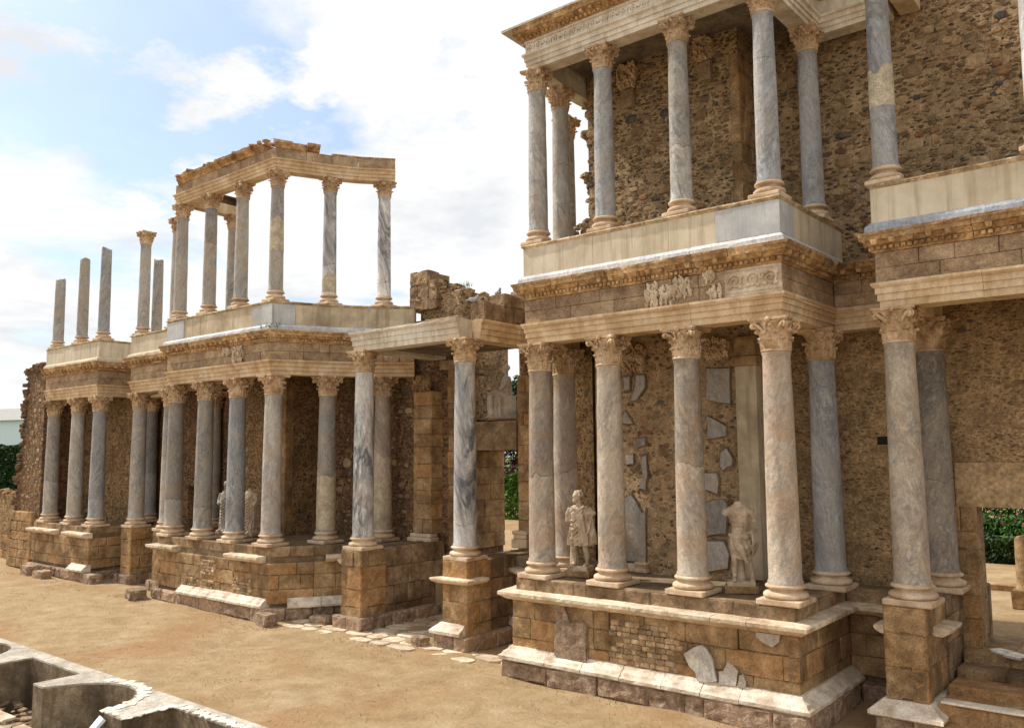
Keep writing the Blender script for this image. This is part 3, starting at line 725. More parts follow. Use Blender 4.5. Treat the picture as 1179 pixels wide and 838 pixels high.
# egg band
for k in range(90):
    x=-14.15+k*.0785
    if x<-10: mb.ball((x,17.895,17.19),.028,(1,.8,1.1),5)
mb.build('scroll_relief',M['arch_white'],tB)
tLu,fLu,rnd=upper('bent upper entablature on seven slender columns with broken cornice blocks',[(-33.2,21.0),(-33.2,18.45),(-26.43,18.45),(-26.0,19.35),(-25.59,20.26),(-25.05,21.15),(-24.1,22.25)],zU-.03,23)
# broken cornice blocks along the L beam
pLU=[(-33.2,18.45),(-26.43,18.45),(-26.0,19.35),(-25.59,20.26),(-25.05,21.15),(-24.1,22.25)]
mb=MB()
sweep(mb,[(-.26,17.235),(.25,17.235),(.28,17.27),(.30,17.32),(.42,17.39),(.48,17.41),(.52,17.50),(-.26,17.51)],pLU[:3]+[(-25.8,19.8)],rnd,blk=.55,wear=.9,thr=.27,chance=.6,step=.12,jit=.03,skip=lambda i,k,r:i==0 and r.random()<.12)
sweep(mb,[(-.22,17.235),(.22,17.235),(.24,17.28),(.20,17.31),(-.22,17.31)],pLU[3:],rnd,blk=.8,jit=.008)
for k in range(60):
    x=-33.3+7*rnd.random(); mb.stone((x,18.2+rnd.uniform(-.2,.3),17.51+rnd.uniform(-.02,.04)),(rnd.uniform(.1,.35),rnd.uniform(.1,.25),rnd.uniform(.04,.12)),rnd)
mb.build('cornice',M['cornice'],tLu)
uR,_,rnd=upper('upper entablature above the right portal at the top right of the picture',[(-4.97,21.7),(-4.97,19.15),(-1.5,19.15),(-1.5,21.7)],zU+.09,25,mat='arch')

# frieze relief fragments on B and L front (parts of entablature)
def relief(mb,x0,x1,z0,z1,y,seed,th=.05):
    rnd=random.Random(seed); n=int((x1-x0)*(z1-z0)*170)
    mb.chamf(x0,x1,y-th*.5,y+.03,z0,z1,.02,.5,.015,rnd)
    for k in range(n):
        x=rnd.uniform(x0+.03,x1-.03); z=rnd.uniform(z0+.03,z1-.03); a=rnd.random()*6.28; l=rnd.uniform(.03,.07)
        mb.tube([(x-l*math.cos(a),y-th*.5,z-l*math.sin(a)),(x+.3*l*math.sin(a),y-th*.9,z-.3*l*math.cos(a)),(x+l*math.cos(a),y-th*.5,z+l*math.sin(a))],[.012,.022,.010],5)
yb=17.835
def carved(mb,x0,x1,z0,z1,y,seed,th=.07,mode='up'):
    """broken carved piece with an uneven outline: lumps and curled leaves"""
    rnd=random.Random(seed); w=x1-x0; h=z1-z0; n=12; out=[]
    for k in range(n):
        a=2*PI*k/n; q=rnd.uniform(.36,.52); out.append(((x0+x1)/2+w*q*max(-1,min(1,1.25*math.cos(a))),(z0+z1)/2+h*q*max(-1,min(1,1.25*math.sin(a)))))
    slabpoly(mb,out,y+.03,th*.9)
    for k in range(int(w*h*150)+8):
        x=rnd.uniform(x0+.06*w,x1-.06*w); z=rnd.uniform(z0+.06*h,z1-.06*h); a=rnd.uniform(.9,2.2); l=rnd.uniform(.05,.11)
        mb.tube([(x,y-th*.75,z-l),(x+.2*l*math.cos(a*3),y-th*1.15,z),(x+l*math.cos(a),y-th*1.5,z+l*.9),(x+1.3*l*math.cos(a),y-th*1.6,z+l*.6)],[.018,.034,.03,.014],5)
    mb.v=[(a_+rnd.uniform(-.006,.006),b_,c_+rnd.uniform(-.006,.006)) for a_,b_,c_ in mb.v]
def slabpoly(mb,pts,y,th,tone=.5,tilt=0):
    n=len(pts); vs=[(x,y-th,z) for x,z in pts]+[(x,y,z) for x,z in pts]
    mb.add(vs,[tuple(range(n)),tuple(range(n,2*n))]+[(i,(i+1)%n,n+(i+1)%n,n+i) for i in range(n)],tone)
for i,(x0,x1,z0,z1) in enumerate([(-10.36,-9.99,9.24,9.80),(-9.95,-9.55,9.23,9.72),(-9.62,-9.1,9.36,9.84),(-8.84,-8.5,9.70,9.86),(-8.68,-8.34,9.24,9.50)]):
    mb=MB(); carved(mb,x0,x1,z0,z1,yb,i,.04); mb.build('frieze_fragment',M['ledge'],eB)
mb=MB(); scrolls(mb,-8.24,-7.0,yb-.03,9.56,.19,.03)
for k in range(28): mb.ball((-8.25+k*.047,yb-.02,9.80),.02,(1,1,1),5); mb.ball((-8.25+k*.047,yb-.02,9.31),.018,(1,1,1),5)
mb.chamf(-8.29,-6.96,yb-.012,yb+.05,9.235,9.865,.01)
mb.build('frieze_relief',M['ledge'],eB)
mb=MB(); carved(mb,-29.3,-28.5,9.62,9.85,18.135,8,.05); mb.build('frieze_fragment',M['ledge'],eL)
mb=MB(); carved(mb,-28.6,-27.9,9.25,9.84,18.135,9,.06); mb.build('frieze_fragment',M['ledge'],eL)
# beaded bands along B architrave (carved)
mb=MB()
for q,tt,n in along(pB[3:],.06,.375): mb.ball((q.x,q.y,8.68+.54*.80),.022,(1,1,.9),5)
for q,tt,n in along(pB[3:],.075,.315): mb.ball((q.x,q.y,8.68+.54*.30),.012,(1.2,1.2,.9),5)
mb.build('bead_moulding',M['arch'],eB)

# ---------------------------------------------------------------- parapets (podium of upper storey)
def parapet(label,path,z0,seed,slabs=None,mat='plaster',plinth='whiteplinth',zt=11.39,deck=None,wear=.0,plw=.0):
    rnd=random.Random(seed); t=thing('parapet',label,'parapet',(path[1][0],path[1][1],z0))
    mb=MB(); h=.21
    sweep(mb,[(-.4,z0),(.47,z0),(.46,z0+h*.55),(.42,z0+h*.75),(.36,z0+h),(-.4,z0+h)],path,rnd,blk=1.5,wear=plw or .02,thr=.40,gap=.005); mb.build('plinth_course',M[plinth],t)
    mb=MB(); sweep(mb,[(-.42,z0+h+.003),(.335,z0+h+.003),(.335,zt-.11),(-.42,zt-.11)],path,rnd,blk=2.4,gap=.009,jit=.002,tj=.5); w=mb.build('panel',M[mat],t)
    mb=MB(); sweep(mb,[(-.42,zt-.108),(.33,zt-.108),(.375,zt-.06),(.40,zt-.045),(.38,zt-.01),(.3,zt-.004),(-.42,zt-.004)],path,rnd,blk=.9,wear=.5,thr=.33,step=.15,gap=.004,jit=.003); mb.build('coping',M['coping'],t)
    if slabs:
        for (ax,ay,bx,by) in slabs:
            mb=MB(); a=Vector((ax,ay));b=Vector((bx,by));tt=(b-a).normalized();c=(a+b)/2
            mb.obox((c.x,c.y),(tt.x,tt.y),(b-a).length/2,.012,z0+h+.01,zt-.12)
            mb.build('marble_panel',M['panel'],t)
    if deck:
        mb=MB(); mb.prism(deck,z0-.9,zt-.02); mb.build('deck',M['soffit'],t)
    return t
zp=10.31
parapet('pale rendered parapet under the near upper columns, marble panels at its corner',pB[:-1]+[(-7.22,21.75)],zp,31,
  slabs=[(-8.45,17.80,-6.93,17.80),(-6.93,17.82,-6.93,18.55)],deck=[(-13.6,18.4),(-7.6,18.4),(-7.6,21.7),(-13.9,21.7),(-14.6,20.6),(-13.9,19.5)])
parapet('plain cream parapet over the right portal with bluish marble ledge below',[(-4.97,21.8),(-4.97,19.15),(-1.5,19.15),(-1.5,21.8)],10.41,33,plinth='bluemarble',zt=11.48,deck=[(-4.7,19.4),(-1.8,19.4),(-1.8,22),(-4.7,22)],plw=.4)
parapet('weathered parapet of the middle pavilion with blue corner panels',pL,zp,35,mat='plaster_dark',
  slabs=[(-27.35,18.10,-26.1,18.10),(-26.20,18.14,-25.83,18.90),(-33.53,18.10,-32.2,18.10)],deck=[(-33,18.7),(-26.6,18.7),(-25.9,20.3),(-24.8,21.9),(-24,22.8),(-33,22.8)])
parapet('cream rendered parapet of the far left pavilion',[(-46.7,18.95),(-41.14,18.95),(-41.14,21.4),(-38.98,21.4)],zp-.04,37,plinth='plaster',zt=11.34,deck=[(-46.5,19.2),(-41.4,19.2),(-41.2,21.6),(-38.9,21.6),(-38.9,22.5),(-46.5,22.5)])
parapet('cream parapet between far left and middle pavilion',pP,zp,39,plinth='plaster',deck=[(-38.4,19.8),(-35.6,19.8),(-35.6,22.4),(-38.4,22.4)])

# ---------------------------------------------------------------- podiums
def podium(label,path,core,seed,ztop=2.5,ledge=None,mould=None,foot=None,zw=1.95,mat='ashlar',blockcourse=True,ch=.42,grey=None):
    """path = outer face of wall; core polygon"""
    rnd=random.Random(seed); t=thing('podium',label,'podium',(path[len(path)//2][0],path[len(path)//2][1],0))
    mb=MB(); mb.prism(core,0,ztop-.015,.4); mb.build('core',M['core'],t)
    mb=MB(); ashlar(mb,path,.55,zw,rnd,ch=ch,bw=.85,tone=(0,1)); mb.build('block_wall',M[mat],t)
    if blockcourse:
        mb=MB(); ashlar(mb,offset(path,-.08),zw+.2,ztop,rnd,ch=.26,bw=.75,th=.3,c=.02,j=.012); mb.build('upper_course',M['ashlar_grey'],t)
    if ledge:
        mb=MB()
        for pth,w in ledge:
            sweep(mb,[(-.18,zw),(.10,zw),(.20,zw+.06),(.27,zw+.10),(.31,zw+.13),(.31,zw+.205),(.27,zw+.225),(-.18,zw+.25)],pth,rnd,blk=.95,wear=w,thr=.05,step=.12,gap=.014,jit=.006)
        mb.build('ledge',M['ledge'],t)
    if mould:
        mb=MB()
        for pth,w in mould:
            sweep(mb,[(-.15,.42),(.27,.42),(.31,.45),(.31,.52),(.24,.56),(.20,.62),(.10,.68),(.06,.745),(-.15,.75)],pth,rnd,blk=1.05,wear=w,thr=.02,step=.14,gap=.016,jit=.008)
        mb.build('base_moulding',M['mould'],t)
    if foot:
        mb=MB()
        for pth in foot: ashlar(mb,pth,-.05,.425,rnd,ch=.6,bw=.95,th=.5,c=.045,j=.035,out=.04)
        mb.build('footing',M['granite_pink'],t)
    return t
fB_=[(-17.3,21.2),(-15.6,20.3),(-14.8,19.2),(-14.5,17.65),(-6.87,17.65),(-6.87,20.9),(-5.5,20.9)]
tPB=podium('ochre stone podium of the near pavilion carrying two statues, bright marble ledge and base moulding',fB_,
  [(-17.3,21.25),(-15.55,20.4),(-14.6,19.3),(-14.3,17.75),(-6.97,17.75),(-6.97,21.0),(-5.0,21.0),(-5.0,22.5),(-17.3,23.3)],51,
  ledge=[(fB_,.12)],mould=[(fB_[:6],.12)],foot=[offset(fB_,.26)])
# small stone fill panel + slabs on near podium
mb=MB(); rnd=random.Random(77)
for k in range(160):
    x=-11.55+1.95*rnd.random(); z=.85+.95*rnd.random()
    mb.stone((x,17.645,z),(rnd.uniform(.12,.22),.06,rnd.uniform(.08,.15)),rnd,flat=True)
mb2=MB()
x=-11.6
rows=8
for r_ in range(rows):
    x=-11.42+rnd.uniform(-.1,.2); z=.76+r_*.125; xe=-9.75+rnd.uniform(-.25,.1)
    while x<xe:
        w=rnd.uniform(.13,.28); mb2.chamf(x+.004,x+w-.004,17.615+rnd.uniform(-.012,.012),17.72,z+.003,z+.122,.022,rnd.random(),.008,rnd); x+=w
mb2.build('small_stone_infill',M['rubble_small'],tPB)
def slabpoly(mb,pts,y,th,tone=.5,tilt=0):
    n=len(pts); vs=[(x,y-th,z) for x,z in pts]+[(x,y,z) for x,z in pts]
    mb.add(vs,[tuple(range(n)),tuple(range(n,2*n))]+[(i,(i+1)%n,n+(i+1)%n,n+i) for i in range(n)],tone)
mb=MB(); slabpoly(mb,[(-13.08,1.93),(-12.8,1.93),(-12.62,1.55),(-13.03,1.45)],17.63,.05)
slabpoly(mb,[(-13.05,.72),(-12.1,.70),(-12.08,1.55),(-12.2,1.62),(-13.03,1.48)],17.63,.12); 
mb.build('revetment_slab',M['granite_pink'],tPB)
for pp,yy,tt in [([(-9.45,1.25),(-9.2,1.42),(-9.02,1.5),(-8.88,1.42),(-8.74,1.2),(-8.72,1.0),(-8.66,.78),(-8.9,.72),(-9.13,.72),(-9.18,.9),(-9.32,1.0)],17.60,.07),
  ([(-8.63,.72),(-8.62,.98),(-8.52,1.02),(-8.41,1.21),(-8.3,1.17),(-8.18,1.06),(-8.24,.74)],17.60,.04),([(-8.2,.74),(-8.14,.98),(-8.06,1.02),(-8.0,.86),(-8.02,.74)],17.60,.05),
  ([(-7.75,1.93),(-7.22,1.93),(-7.25,1.78),(-7.4,1.66),(-7.58,1.72),(-7.75,1.82)],17.62,.04)]:
    mb=MB(); slabpoly(mb,pp,yy,tt); mb.build('marble_slab_fragment',M['slab'],tPB)

fR=[(-5.5,20.9),(-5.48,18.72),(-4.58,18.72),(-4.58,22.0)]
def pedestal(label,x0,x1,y0,y1,seed,ztop=2.55,zm=True,zledge=None,ledgepath=None,mat='ashlar',foot=True,mould_front=True,wing=None,cut=.42,mshift=0):
    rnd=random.Random(seed); t=thing('pedestal',label,'pedestal',((x0+x1)/2,(y0+y1)/2,0))
    mb=MB(); mb.box(x0+.05,x1-.05,y0+.05,y1,0,ztop-.02,.4)
    if wing: mb.box(wing[0]+.05,wing[1]-.05,y1,wing[2],0,ztop-.02,.4)
    mb.build('core',M['core'],t)
    mb=MB(); ashlar(mb,[(x0,y1),(x0,y0),(x1,y0),(x1,y1)],.1,ztop,rnd,ch=.58,bw=.9,th=.3,c=.025,j=.015); mb.build('blocks',M[mat],t)
    if wing:
        mb=MB(); ashlar(mb,[(wing[0],wing[2]),(wing[0],y1)],.1,ztop,rnd,ch=.55,bw=.9,th=.3,c=.025,j=.015); ashlar(mb,[(wing[1],y1),(wing[1],wing[2])],.1,ztop-.0,rnd,ch=.55,bw=.9,th=.3,c=.025,j=.015); mb.build('wing_wall',M['ashlar_grey'],t)
    if mould_front:
        mb=MB(); pm=[(x0,y1-.1),(x0,y0),(x1,y0),(x1,wing[2] if (wing and mould_front=='all') else y0+ .9)]
        if mould_front=='short': pm=[(x0,y0+.5),(x0,y0),(x1-.05,y0)]
        sweep(mb,[(-.15,.40),(.25,.40),(.30,.43),(.30,.50),(.20,.58),(.10,.66),(.05,.72),(-.15,.72)],pm,rnd,blk=.8,wear=.3,thr=.02,step=.14,gap=.012); mb.build('base_moulding',M['mould'],t)
    mb=MB(); ashlar(mb,offset([(x0,y1),(x0,y0),(x1,y0),(x1,(wing[2] if wing else y1))],.2),-.05,.405,rnd,ch=.5,bw=.7,th=.4,c=.04,j=.025,out=.03); mb.build('footing',M['granite_pink'],t)
    if ledgepath:
        mb=MB()
        for pth in ledgepath: sweep(mb,[(-.15,zledge),(.12,zledge),(.24,zledge+.06),(.28,zledge+.12),(.27,zledge+.16),(-.15,zledge+.19)],pth,rnd,blk=1.2,wear=.25,thr=.05,step=.15)
        mb.build('ledge',M['ledge'],t)
    return t
pedestal('tall block pedestal under the swirled grey column left of the right-hand door',-5.48,-4.66,18.72,20.4,61,ztop=2.59,mould_front='all',wing=(-5.4,-4.60,21.9),zledge=1.95,ledgepath=[[(-4.60,19.3),(-4.60,20.3)],[(-5.48,19.6),(-5.48,18.95)]])
pedestal('block pedestal of the right portal just outside the right picture edge',-2.05,-1.1,18.72,20.4,62,ztop=2.59,wing=(-2.0,-1.15,21.9))
pedestal('stepped granite pedestal under the streaked left doorway column',-23.0,-21.98,18.88,20.0,63,ztop=2.55,mat='ashlar',mould_front=None,wing=(-22.95,-22.08,23.0),zledge=2.05,ledgepath=[[(-23.0,19.5),(-23.0,18.95)]])
pedestal('pedestal with projecting slab under the right doorway column',-18.25,-17.25,18.88,20.0,64,ztop=2.55,mould_front='short',wing=(-18.2,-17.3,23.0),zledge=1.88,ledgepath=[[(-18.25,18.95),(-18.25,18.88),(-17.25,18.88),(-17.25,19.6)]])
pedestal('narrow square pedestal under the lone portal column near the far pavilion',-39.1,-38.16,19.2,20.6,65,ztop=2.5,mould_front=None,wing=(-39.0,-38.2,22.0))
pedestal('pedestal at the left front of the middle pavilion, mostly hidden',-35.95,-35.05,19.05,20.4,66,ztop=2.5,mould_front=None,wing=(-35.9,-35.1,22.0))
fL=[(-33.75,22.0),(-33.72,18.02),(-25.86,18.02),(-25.0,19.3),(-24.1,20.5),(-22.9,21.4)]
podium('worn ochre block podium of the middle pavilion with broken white mouldings',fL,[(-33.6,22.8),(-33.6,18.12),(-25.95,18.12),(-25.1,19.4),(-24.2,20.6),(-22.9,21.5),(-22.9,23.2),(-29,23.2)],53,
  ledge=[([(-33.72,18.3),(-33.72,18.02),(-31.95,18.02)],.25),([(-28.3,18.02),(-26.2,18.02)],.2),([(-24.75,19.62),(-24.35,20.15)],.3)],
  mould=[([(-31.6,18.02),(-25.95,18.02)],.3),([(-25.5,18.55),(-24.2,20.35),(-23.2,21.1)],.3)],foot=[[(-33.9,17.9),(-25.7,17.75),(-24.85,19.15)],offset(fL[3:],.15)])
mb=MB(); rnd=random.Random(9)
for (cx,cz,w,h_) in [(-31.2,.95,1.0,.4),(-29.8,1.5,.9,.5),(-27.6,1.0,1.1,.5),(-29.9,.8,.7,.35)]:
    z=cz-h_/2
    while z<cz+h_/2:
        x=cx-w/2+rnd.uniform(0,.1)
        while x<cx+w/2:
            q=rnd.uniform(.12,.26); mb.chamf(x+.004,x+q-.004,17.985+rnd.uniform(-.01,.01),18.08,z+.003,z+.107,.02,rnd.random(),.007,rnd); x+=q
        z+=.11
mb.build('small_stone_infill',M['rubble_small'],[o for o in C.objects if o.get('label','').startswith('worn ochre block podium')][0])
fJ=[(-47.0,18.42),(-40.6,18.42),(-40.6,21.5),(-39.2,21.5)]
podium('low block podium of the far left pavilion with one white moulding piece at its corner',fJ,[(-47,18.52),(-40.7,18.52),(-40.7,21.6),(-39.2,21.6),(-39.2,22.5),(-47,22.5)],55,ztop=2.45,
  ledge=[([(-47.0,18.42),(-44.0,18.42)],.5),([(-42.9,18.42),(-40.6,18.42)],.3)],mould=[([(-42.2,18.42),(-40.6,18.42)],.3)],foot=[offset(fJ,.2)])

# loose stones at the podium feet
rnd=random.Random(5)
for (x,y,w,d,h_,lab) in [(-39.9,18.35,.9,.6,.45,'pink granite boulder block beside the narrow square pedestal'),(-34.3,17.55,.9,.7,.4,'rounded footing stone at left foot of the middle pavilion'),
    (-45.3,17.75,1.1,.6,.5,'pinkish fallen stone at foot of the far left podium'),(-43.7,17.7,.9,.55,.38,'flat fallen stone in front of the far left podium'),
    (-25.35,17.6,.75,.5,.42,'rough granite lump at right foot corner of the middle pavilion'),(-24.0,18.9,.8,.5,.3,'dark slab stone beside the left doorway pedestal'),(-18.9,18.6,.5,.4,.3,'small round stone at foot of the right doorway pedestal')]:
    mb=MB(); bm=bmesh.new(); bmesh.ops.create_cube(bm,size=1); bmesh.ops.subdivide_edges(bm,edges=bm.edges[:],cuts=3,use_grid_fill=True)
    for v in bm.verts:
        q=v.co.copy(); v.co=q*(1-.25*(q.length-.5)); v.co+=Vector((rnd.uniform(-.04,.04) for _ in range(3)))
    mb.addbm(bm,rnd.random(),Matrix.Translation((x,y,h_/2-.04))@Matrix.Rotation(rnd.uniform(-.3,.3),4,'Z')@Matrix.Diagonal((w,d,h_,1)))
    tag(mb.build('stone_block',M['granite_pink'],None,False,loc=(x,y,0)),lab,'stone','loose footing stones')

# ---------------------------------------------------------------- walls
def pal(name,stones,bump=.8):
    s=N(name); at=s.n('ShaderNodeAttribute',attribute_name='tone'); co=s.coord()
    col=s.ramp(at.outputs['Fac'],stones,'CONSTANT'); col=valmul(s,col,s.ramp(s.noise(co,9,6,.7).outputs['Fac'],[(.34,.7),(.66,1.35)])); col=valmul(s,col,s.ramp(s.noise(co,40,4,.75).outputs['Fac'],[(.34,.75),(.66,1.25)]))
    col=s.mix(s.ramp(s.noise(co,2.2,5,.7).outputs['Fac'],[(.5,0.),(.62,.6)]),col,(.36,.25,.14))
    return s.fin(col,.9,s.bump(s.noise(co,16,6,.7).outputs['Fac'],bump,.04))
M['st_drk']=pal('dark_field_stones',ST_UP); M['st_och']=pal('ochre_field_stones',ST_OCH)
def studs(parent,x0,x1,z0,z1,y,n,rnd,sz=(.10,.34),mat='st_drk',avoid=None,prot=.035,row=None):
    mb=MB(); done=[]
    for k in range(n):
        x=rnd.uniform(x0,x1); z=rnd.uniform(z0,z1)
        if row: z=z0+round((z-z0)/row)*row+rnd.uniform(-.03,.03)
        w=sz[0]+(sz[1]-sz[0])*rnd.random()**2.2; h=w*rnd.uniform(.45,.85)
        if avoid and avoid(x,z): continue
        nz=noise.noise(Vector((x*.55+sz[1]*9,z*.6,3.1))); w*=max(.5,1+1.3*nz); h=w*rnd.uniform(.45,.85)
        if noise.noise(Vector((x*.9,z*.9,9.7)))>.28: continue
        if any(abs(x-a)<(w+c)*.52 and abs(z-b)<(h+d)*.52 for a,b,c,d in done): continue
        done.append((x,z,w,h))
        m=rnd.randrange(7,11); pts=[]
        for q in range(m):
            a=2*PI*(q+rnd.uniform(-.25,.25))/m; e=rnd.uniform(.82,1.05); pts.append((x+w*.5*e*max(-1,min(1,1.2*math.cos(a))),z+h*.5*e*max(-1,min(1,1.2*math.sin(a)))))
        p=prot*rnd.uniform(.3,1.3)*(w/.25)**.5; tl=rnd.uniform(-.02,.02)
        v0=[(a,y+.04,b) for a,b in pts]; v1=[(x+(a-x)*.97,y-p*.45,z+(b-z)*.97) for a,b in pts]; v2=[(x+(a-x)*.68+rnd.uniform(-.01,.01),y-p+tl*(a-x)/w,z+(b-z)*.68) for a,b in pts]
        mb.add(v0+v1+v2,[(i,(i+1)%m,m+(i+1)%m,m+i) for i in range(m)]+[(m+i,m+(i+1)%m,2*m+(i+1)%m,2*m+i) for i in range(m)]+[tuple(range(2*m,3*m))],rnd.random())
    return mb.build('set_stones',M[mat],parent)
def wallthing(name,label,cat,loc): return thing(name,label,cat,loc)
def wallmesh(mb,poly,z0,z1,cell=.3): mb.prism(poly,z0,z1)
def crumble(mb,pts,rnd,n,sz=(.15,.4),spread=(.25,.3,.12)):
    """scatter stones along a polyline in 3-D"""
    P=[Vector(p) for p in pts]; Ls=[(b-a).length for a,b in zip(P,P[1:])]; T=sum(Ls)
    for k in range(n):
        s=rnd.random()*T
        for a,b,l in zip(P,P[1:],Ls):
            if s<=l: break
            s-=l
        q=a+(b-a)*(s/l)
        w=rnd.uniform(*sz); mb.stone((q.x+rnd.uniform(-1,1)*spread[0],q.y+rnd.uniform(-1,1)*spread[1],q.z+rnd.uniform(-1,1)*spread[2]),(w,w*rnd.uniform(.6,1),w*rnd.uniform(.35,.7)),rnd)
rnd=random.Random(12)
# near pavilion wall: lower and upper
t=wallthing('rubble_wall','niche wall of the near pavilion with scattered marble revetment slabs and dark stones above','wall',(-11,20.4,0))
mb=MB(); mb.prism([(-13.45,20.4),(-8.72,20.4),(-8.72,23.5),(-15.2,23.5),(-14.6,21.9)],2.3,9.9); mb.build('lower_wall',M['rubble_niche'],t)
studs(t,-13.3,-8.8,2.6,8.6,20.4,420,random.Random(2),(.08,.26),'st_och',prot=.02)
mb=MB(); mb.prism([(-13.75,20.5),(-8.95,20.5),(-8.95,23.5),(-13.75,23.5)],9.9,17.2)
for k in range(80):
    z=11.2+rnd.random()*5.0; mb.stone((-13.75-rnd.random()*.22*(1.4-(z-11)/6),20.6+rnd.random()*1.2,z),(rnd.uniform(.2,.45),.35,rnd.uniform(.12,.25)),rnd)
crumble(mb,[(-14.9,21.8,11.3),(-14.9,21.8,12.5),(-14.5,21.5,12.9)],rnd,40)
mb.build('upper_wall',M['rubble_up'],t)
studs(t,-13.7,-9.3,11.2,16.9,20.5,1900,random.Random(3),(.10,.42))
mb=MB(); ashlar(mb,[(-9.2,20.47),(-8.93,20.47),(-8.93,21.2)],11.3,16.3,rnd,ch=.5,bw=.5,th=.2,c=.02,j=.015); mb.build('quoin',M['ashlar'],t)
# pilaster
mb=MB(); mb.chamf(-9.22,-8.66,20.22,20.6,2.6,7.9,.015); pl=mb.build('pilaster',M['plaster_dark'],t)
mb=MB(); mb.chamf(-9.26,-8.62,20.16,20.6,7.9,8.15,.02); mb.chamf(-9.22,-8.66,20.2,20.6,8.15,8.66,.02); mb.build('pilaster_capital',M['ashlar'],pl)
# revetment slabs
mb=MB()
def fx(px,py,Y):  # helper table: already solved world coordinates on the niche wall are listed below
    pass
SL=[[(-12.6,7.85),(-12.4,7.85),(-12.42,7.49),(-12.59,7.48)],[(-12.17,7.88),(-11.93,7.86),(-11.93,7.52),(-12.18,7.2),(-12.39,7.17),(-12.23,7.54)],[(-12.69,6.73),(-12.56,6.89),(-12.32,6.53),(-12.69,6.56)],[(-12.22,6.11),(-11.96,6.14),(-11.95,5.95),(-12.21,5.87)],[(-12.59,5.67),(-12.34,5.69),(-12.34,5.43),(-12.57,5.41)],[(-12.06,5.62),(-11.93,5.67),(-11.91,5.14),(-11.98,4.72),(-12.18,4.76),(-12.05,5.09)],[(-10.06,7.91),(-9.4,7.88),(-9.42,6.97),(-9.98,7.08),(-10.09,7.11)],[(-10.08,6.67),(-9.55,6.38),(-9.57,6.15),(-10.1,6.08)],[(-9.74,5.72),(-9.57,5.82),(-9.41,5.56),(-9.45,5.39),(-9.68,5.27),(-9.76,5.41)],[(-12.64,4.47),(-12.43,4.58),(-12.12,4.1),(-12.0,4.19),(-12.03,2.77),(-12.69,2.79)],[(-10.24,5.19),(-9.88,5.19),(-9.82,4.9),(-9.86,4.66),(-10.25,4.79)],[(-10.26,4.41),(-9.7,4.53),(-9.61,4.36),(-9.67,3.68),(-10.26,3.58)],[(-10.3,3.44),(-9.74,3.47),(-9.6,3.14),(-9.65,2.81),(-10.29,2.65)]]
for p in SL:
    mb=MB(); q=[]
    for (a,b),(c,d) in zip(p,p[1:]+p[:1]): q+=[(a,b),((a+c)/2+rnd.uniform(-.02,.02),(b+d)/2+rnd.uniform(-.02,.02))]
    slabpoly(mb,q,20.41,.085,rnd.random()); sl_=mb.build('revetment_slab',M['slab'],t)
    cx=sum(a for a,b in q)/len(q); cz=sum(b for a,b in q)/len(q); mb=MB()
    slabpoly(mb,[(a+(a-cx)/max(.05,math.hypot(a-cx,b-cz))*rnd.uniform(.02,.07),b+(b-cz)/max(.05,math.hypot(a-cx,b-cz))*rnd.uniform(.02,.08)) for a,b in q],20.412,.045); mb.build('mortar_bed',M['core'],sl_)
mb=MB()
mb.chamf(-12.75,-12.3,20.3,20.45,2.5,2.72,.02); mb.chamf(-12.3,-11.95,20.22,20.45,2.5,2.62,.02); mb.chamf(-12.28,-11.98,20.25,20.45,2.62,2.7,.02); mb.chamf(-12.32,-11.94,20.2,20.45,2.7,2.78,.02)
mb.build('wall_plinth',M['base'],t)
for (x0,x1,z0,z1,sd,y) in [(-12.58,-11.85,7.95,8.72,1,20.38),(-10.05,-9.36,8.15,8.66,2,20.38)]:
    mb=MB(); carved(mb,x0,x1,z0,z1,y,sd,.16); mb.build('capital_fragment',M['capital'],t)
for (x0,x1,z0,z1,sd) in [(-12.62,-11.98,16.22,16.95,5),(-10.16,-9.6,16.3,16.97,6)]:
    mb=MB(); carved(mb,x0,x1,z0,z1,20.48,sd,.13); mb.build('capital_fragment',M['capital'],t)
    mb=MB(); mb.chamf(x0+.12,x1-.1,20.36,20.6,z0-.55,z0-.03,.02,.5,.02,rnd); mb.build('bracket_stone',M['frieze'],t)
mb=MB(); mb.prism([(-13.7,18.4),(-7.5,18.4),(-7.5,21.0),(-5.5,21.6),(-5.5,22.5),(-13.9,22.5)],17.0,17.2); mb.build('ceiling',M['soffit'],tB)
mb=MB(); mb.prism([(-14.66,17.55),(-6.68,17.55),(-6.62,20.8),(-5.3,20.8),(-5.3,23.5),(-14.9,23.5)],17.555,17.62); mb.build('roof_slab',M['concrete'],tB)
mb=MB(); mb.prism([(-13.6,18.4),(-7.6,18.4),(-7.6,21.0),(-8.6,22.5),(-13.9,22.5)],9.0,9.4); mb.build('ceiling',M['soffit'],eB)
# recess wall right
t=wallthing('rubble_wall','tall rubble wall at right with doorway below and dark stones at top','wall',(-3,21.8,0))
mb=MB(); y0,y1=21.78,23.6
mb.box(-8.72,-4.7,y0,y1,0,9.9); mb.box(-4.7,-4.2,y0,22.4,0,9.9); mb.box(-4.2,-1.7,y0,22.4,4.45,9.9); mb.box(-1.7,7,y0,y1,0,9.9); lw=mb.build('lower_wall',M['rubble_side'],t)
studs(t,-8.6,-1.0,1.0,9.8,y0,650,random.Random(4),(.06,.24),'st_och',avoid=lambda x,z: -4.9<x and z<5.4,prot=.018,row=.16)
mb=MB(); mb.box(-8.95,7,y0-.02,y1,9.9,17.45)
crumble(mb,[(-5.2,22.2,17.45),(7,22.2,17.45)],rnd,120,(.25,.5),(.2,.4,.12)); mb.build('upper_wall',M['rubble_up'],t)
studs(t,-8.9,0.5,11.2,17.4,y0-.02,3200,random.Random(5),(.09,.46))
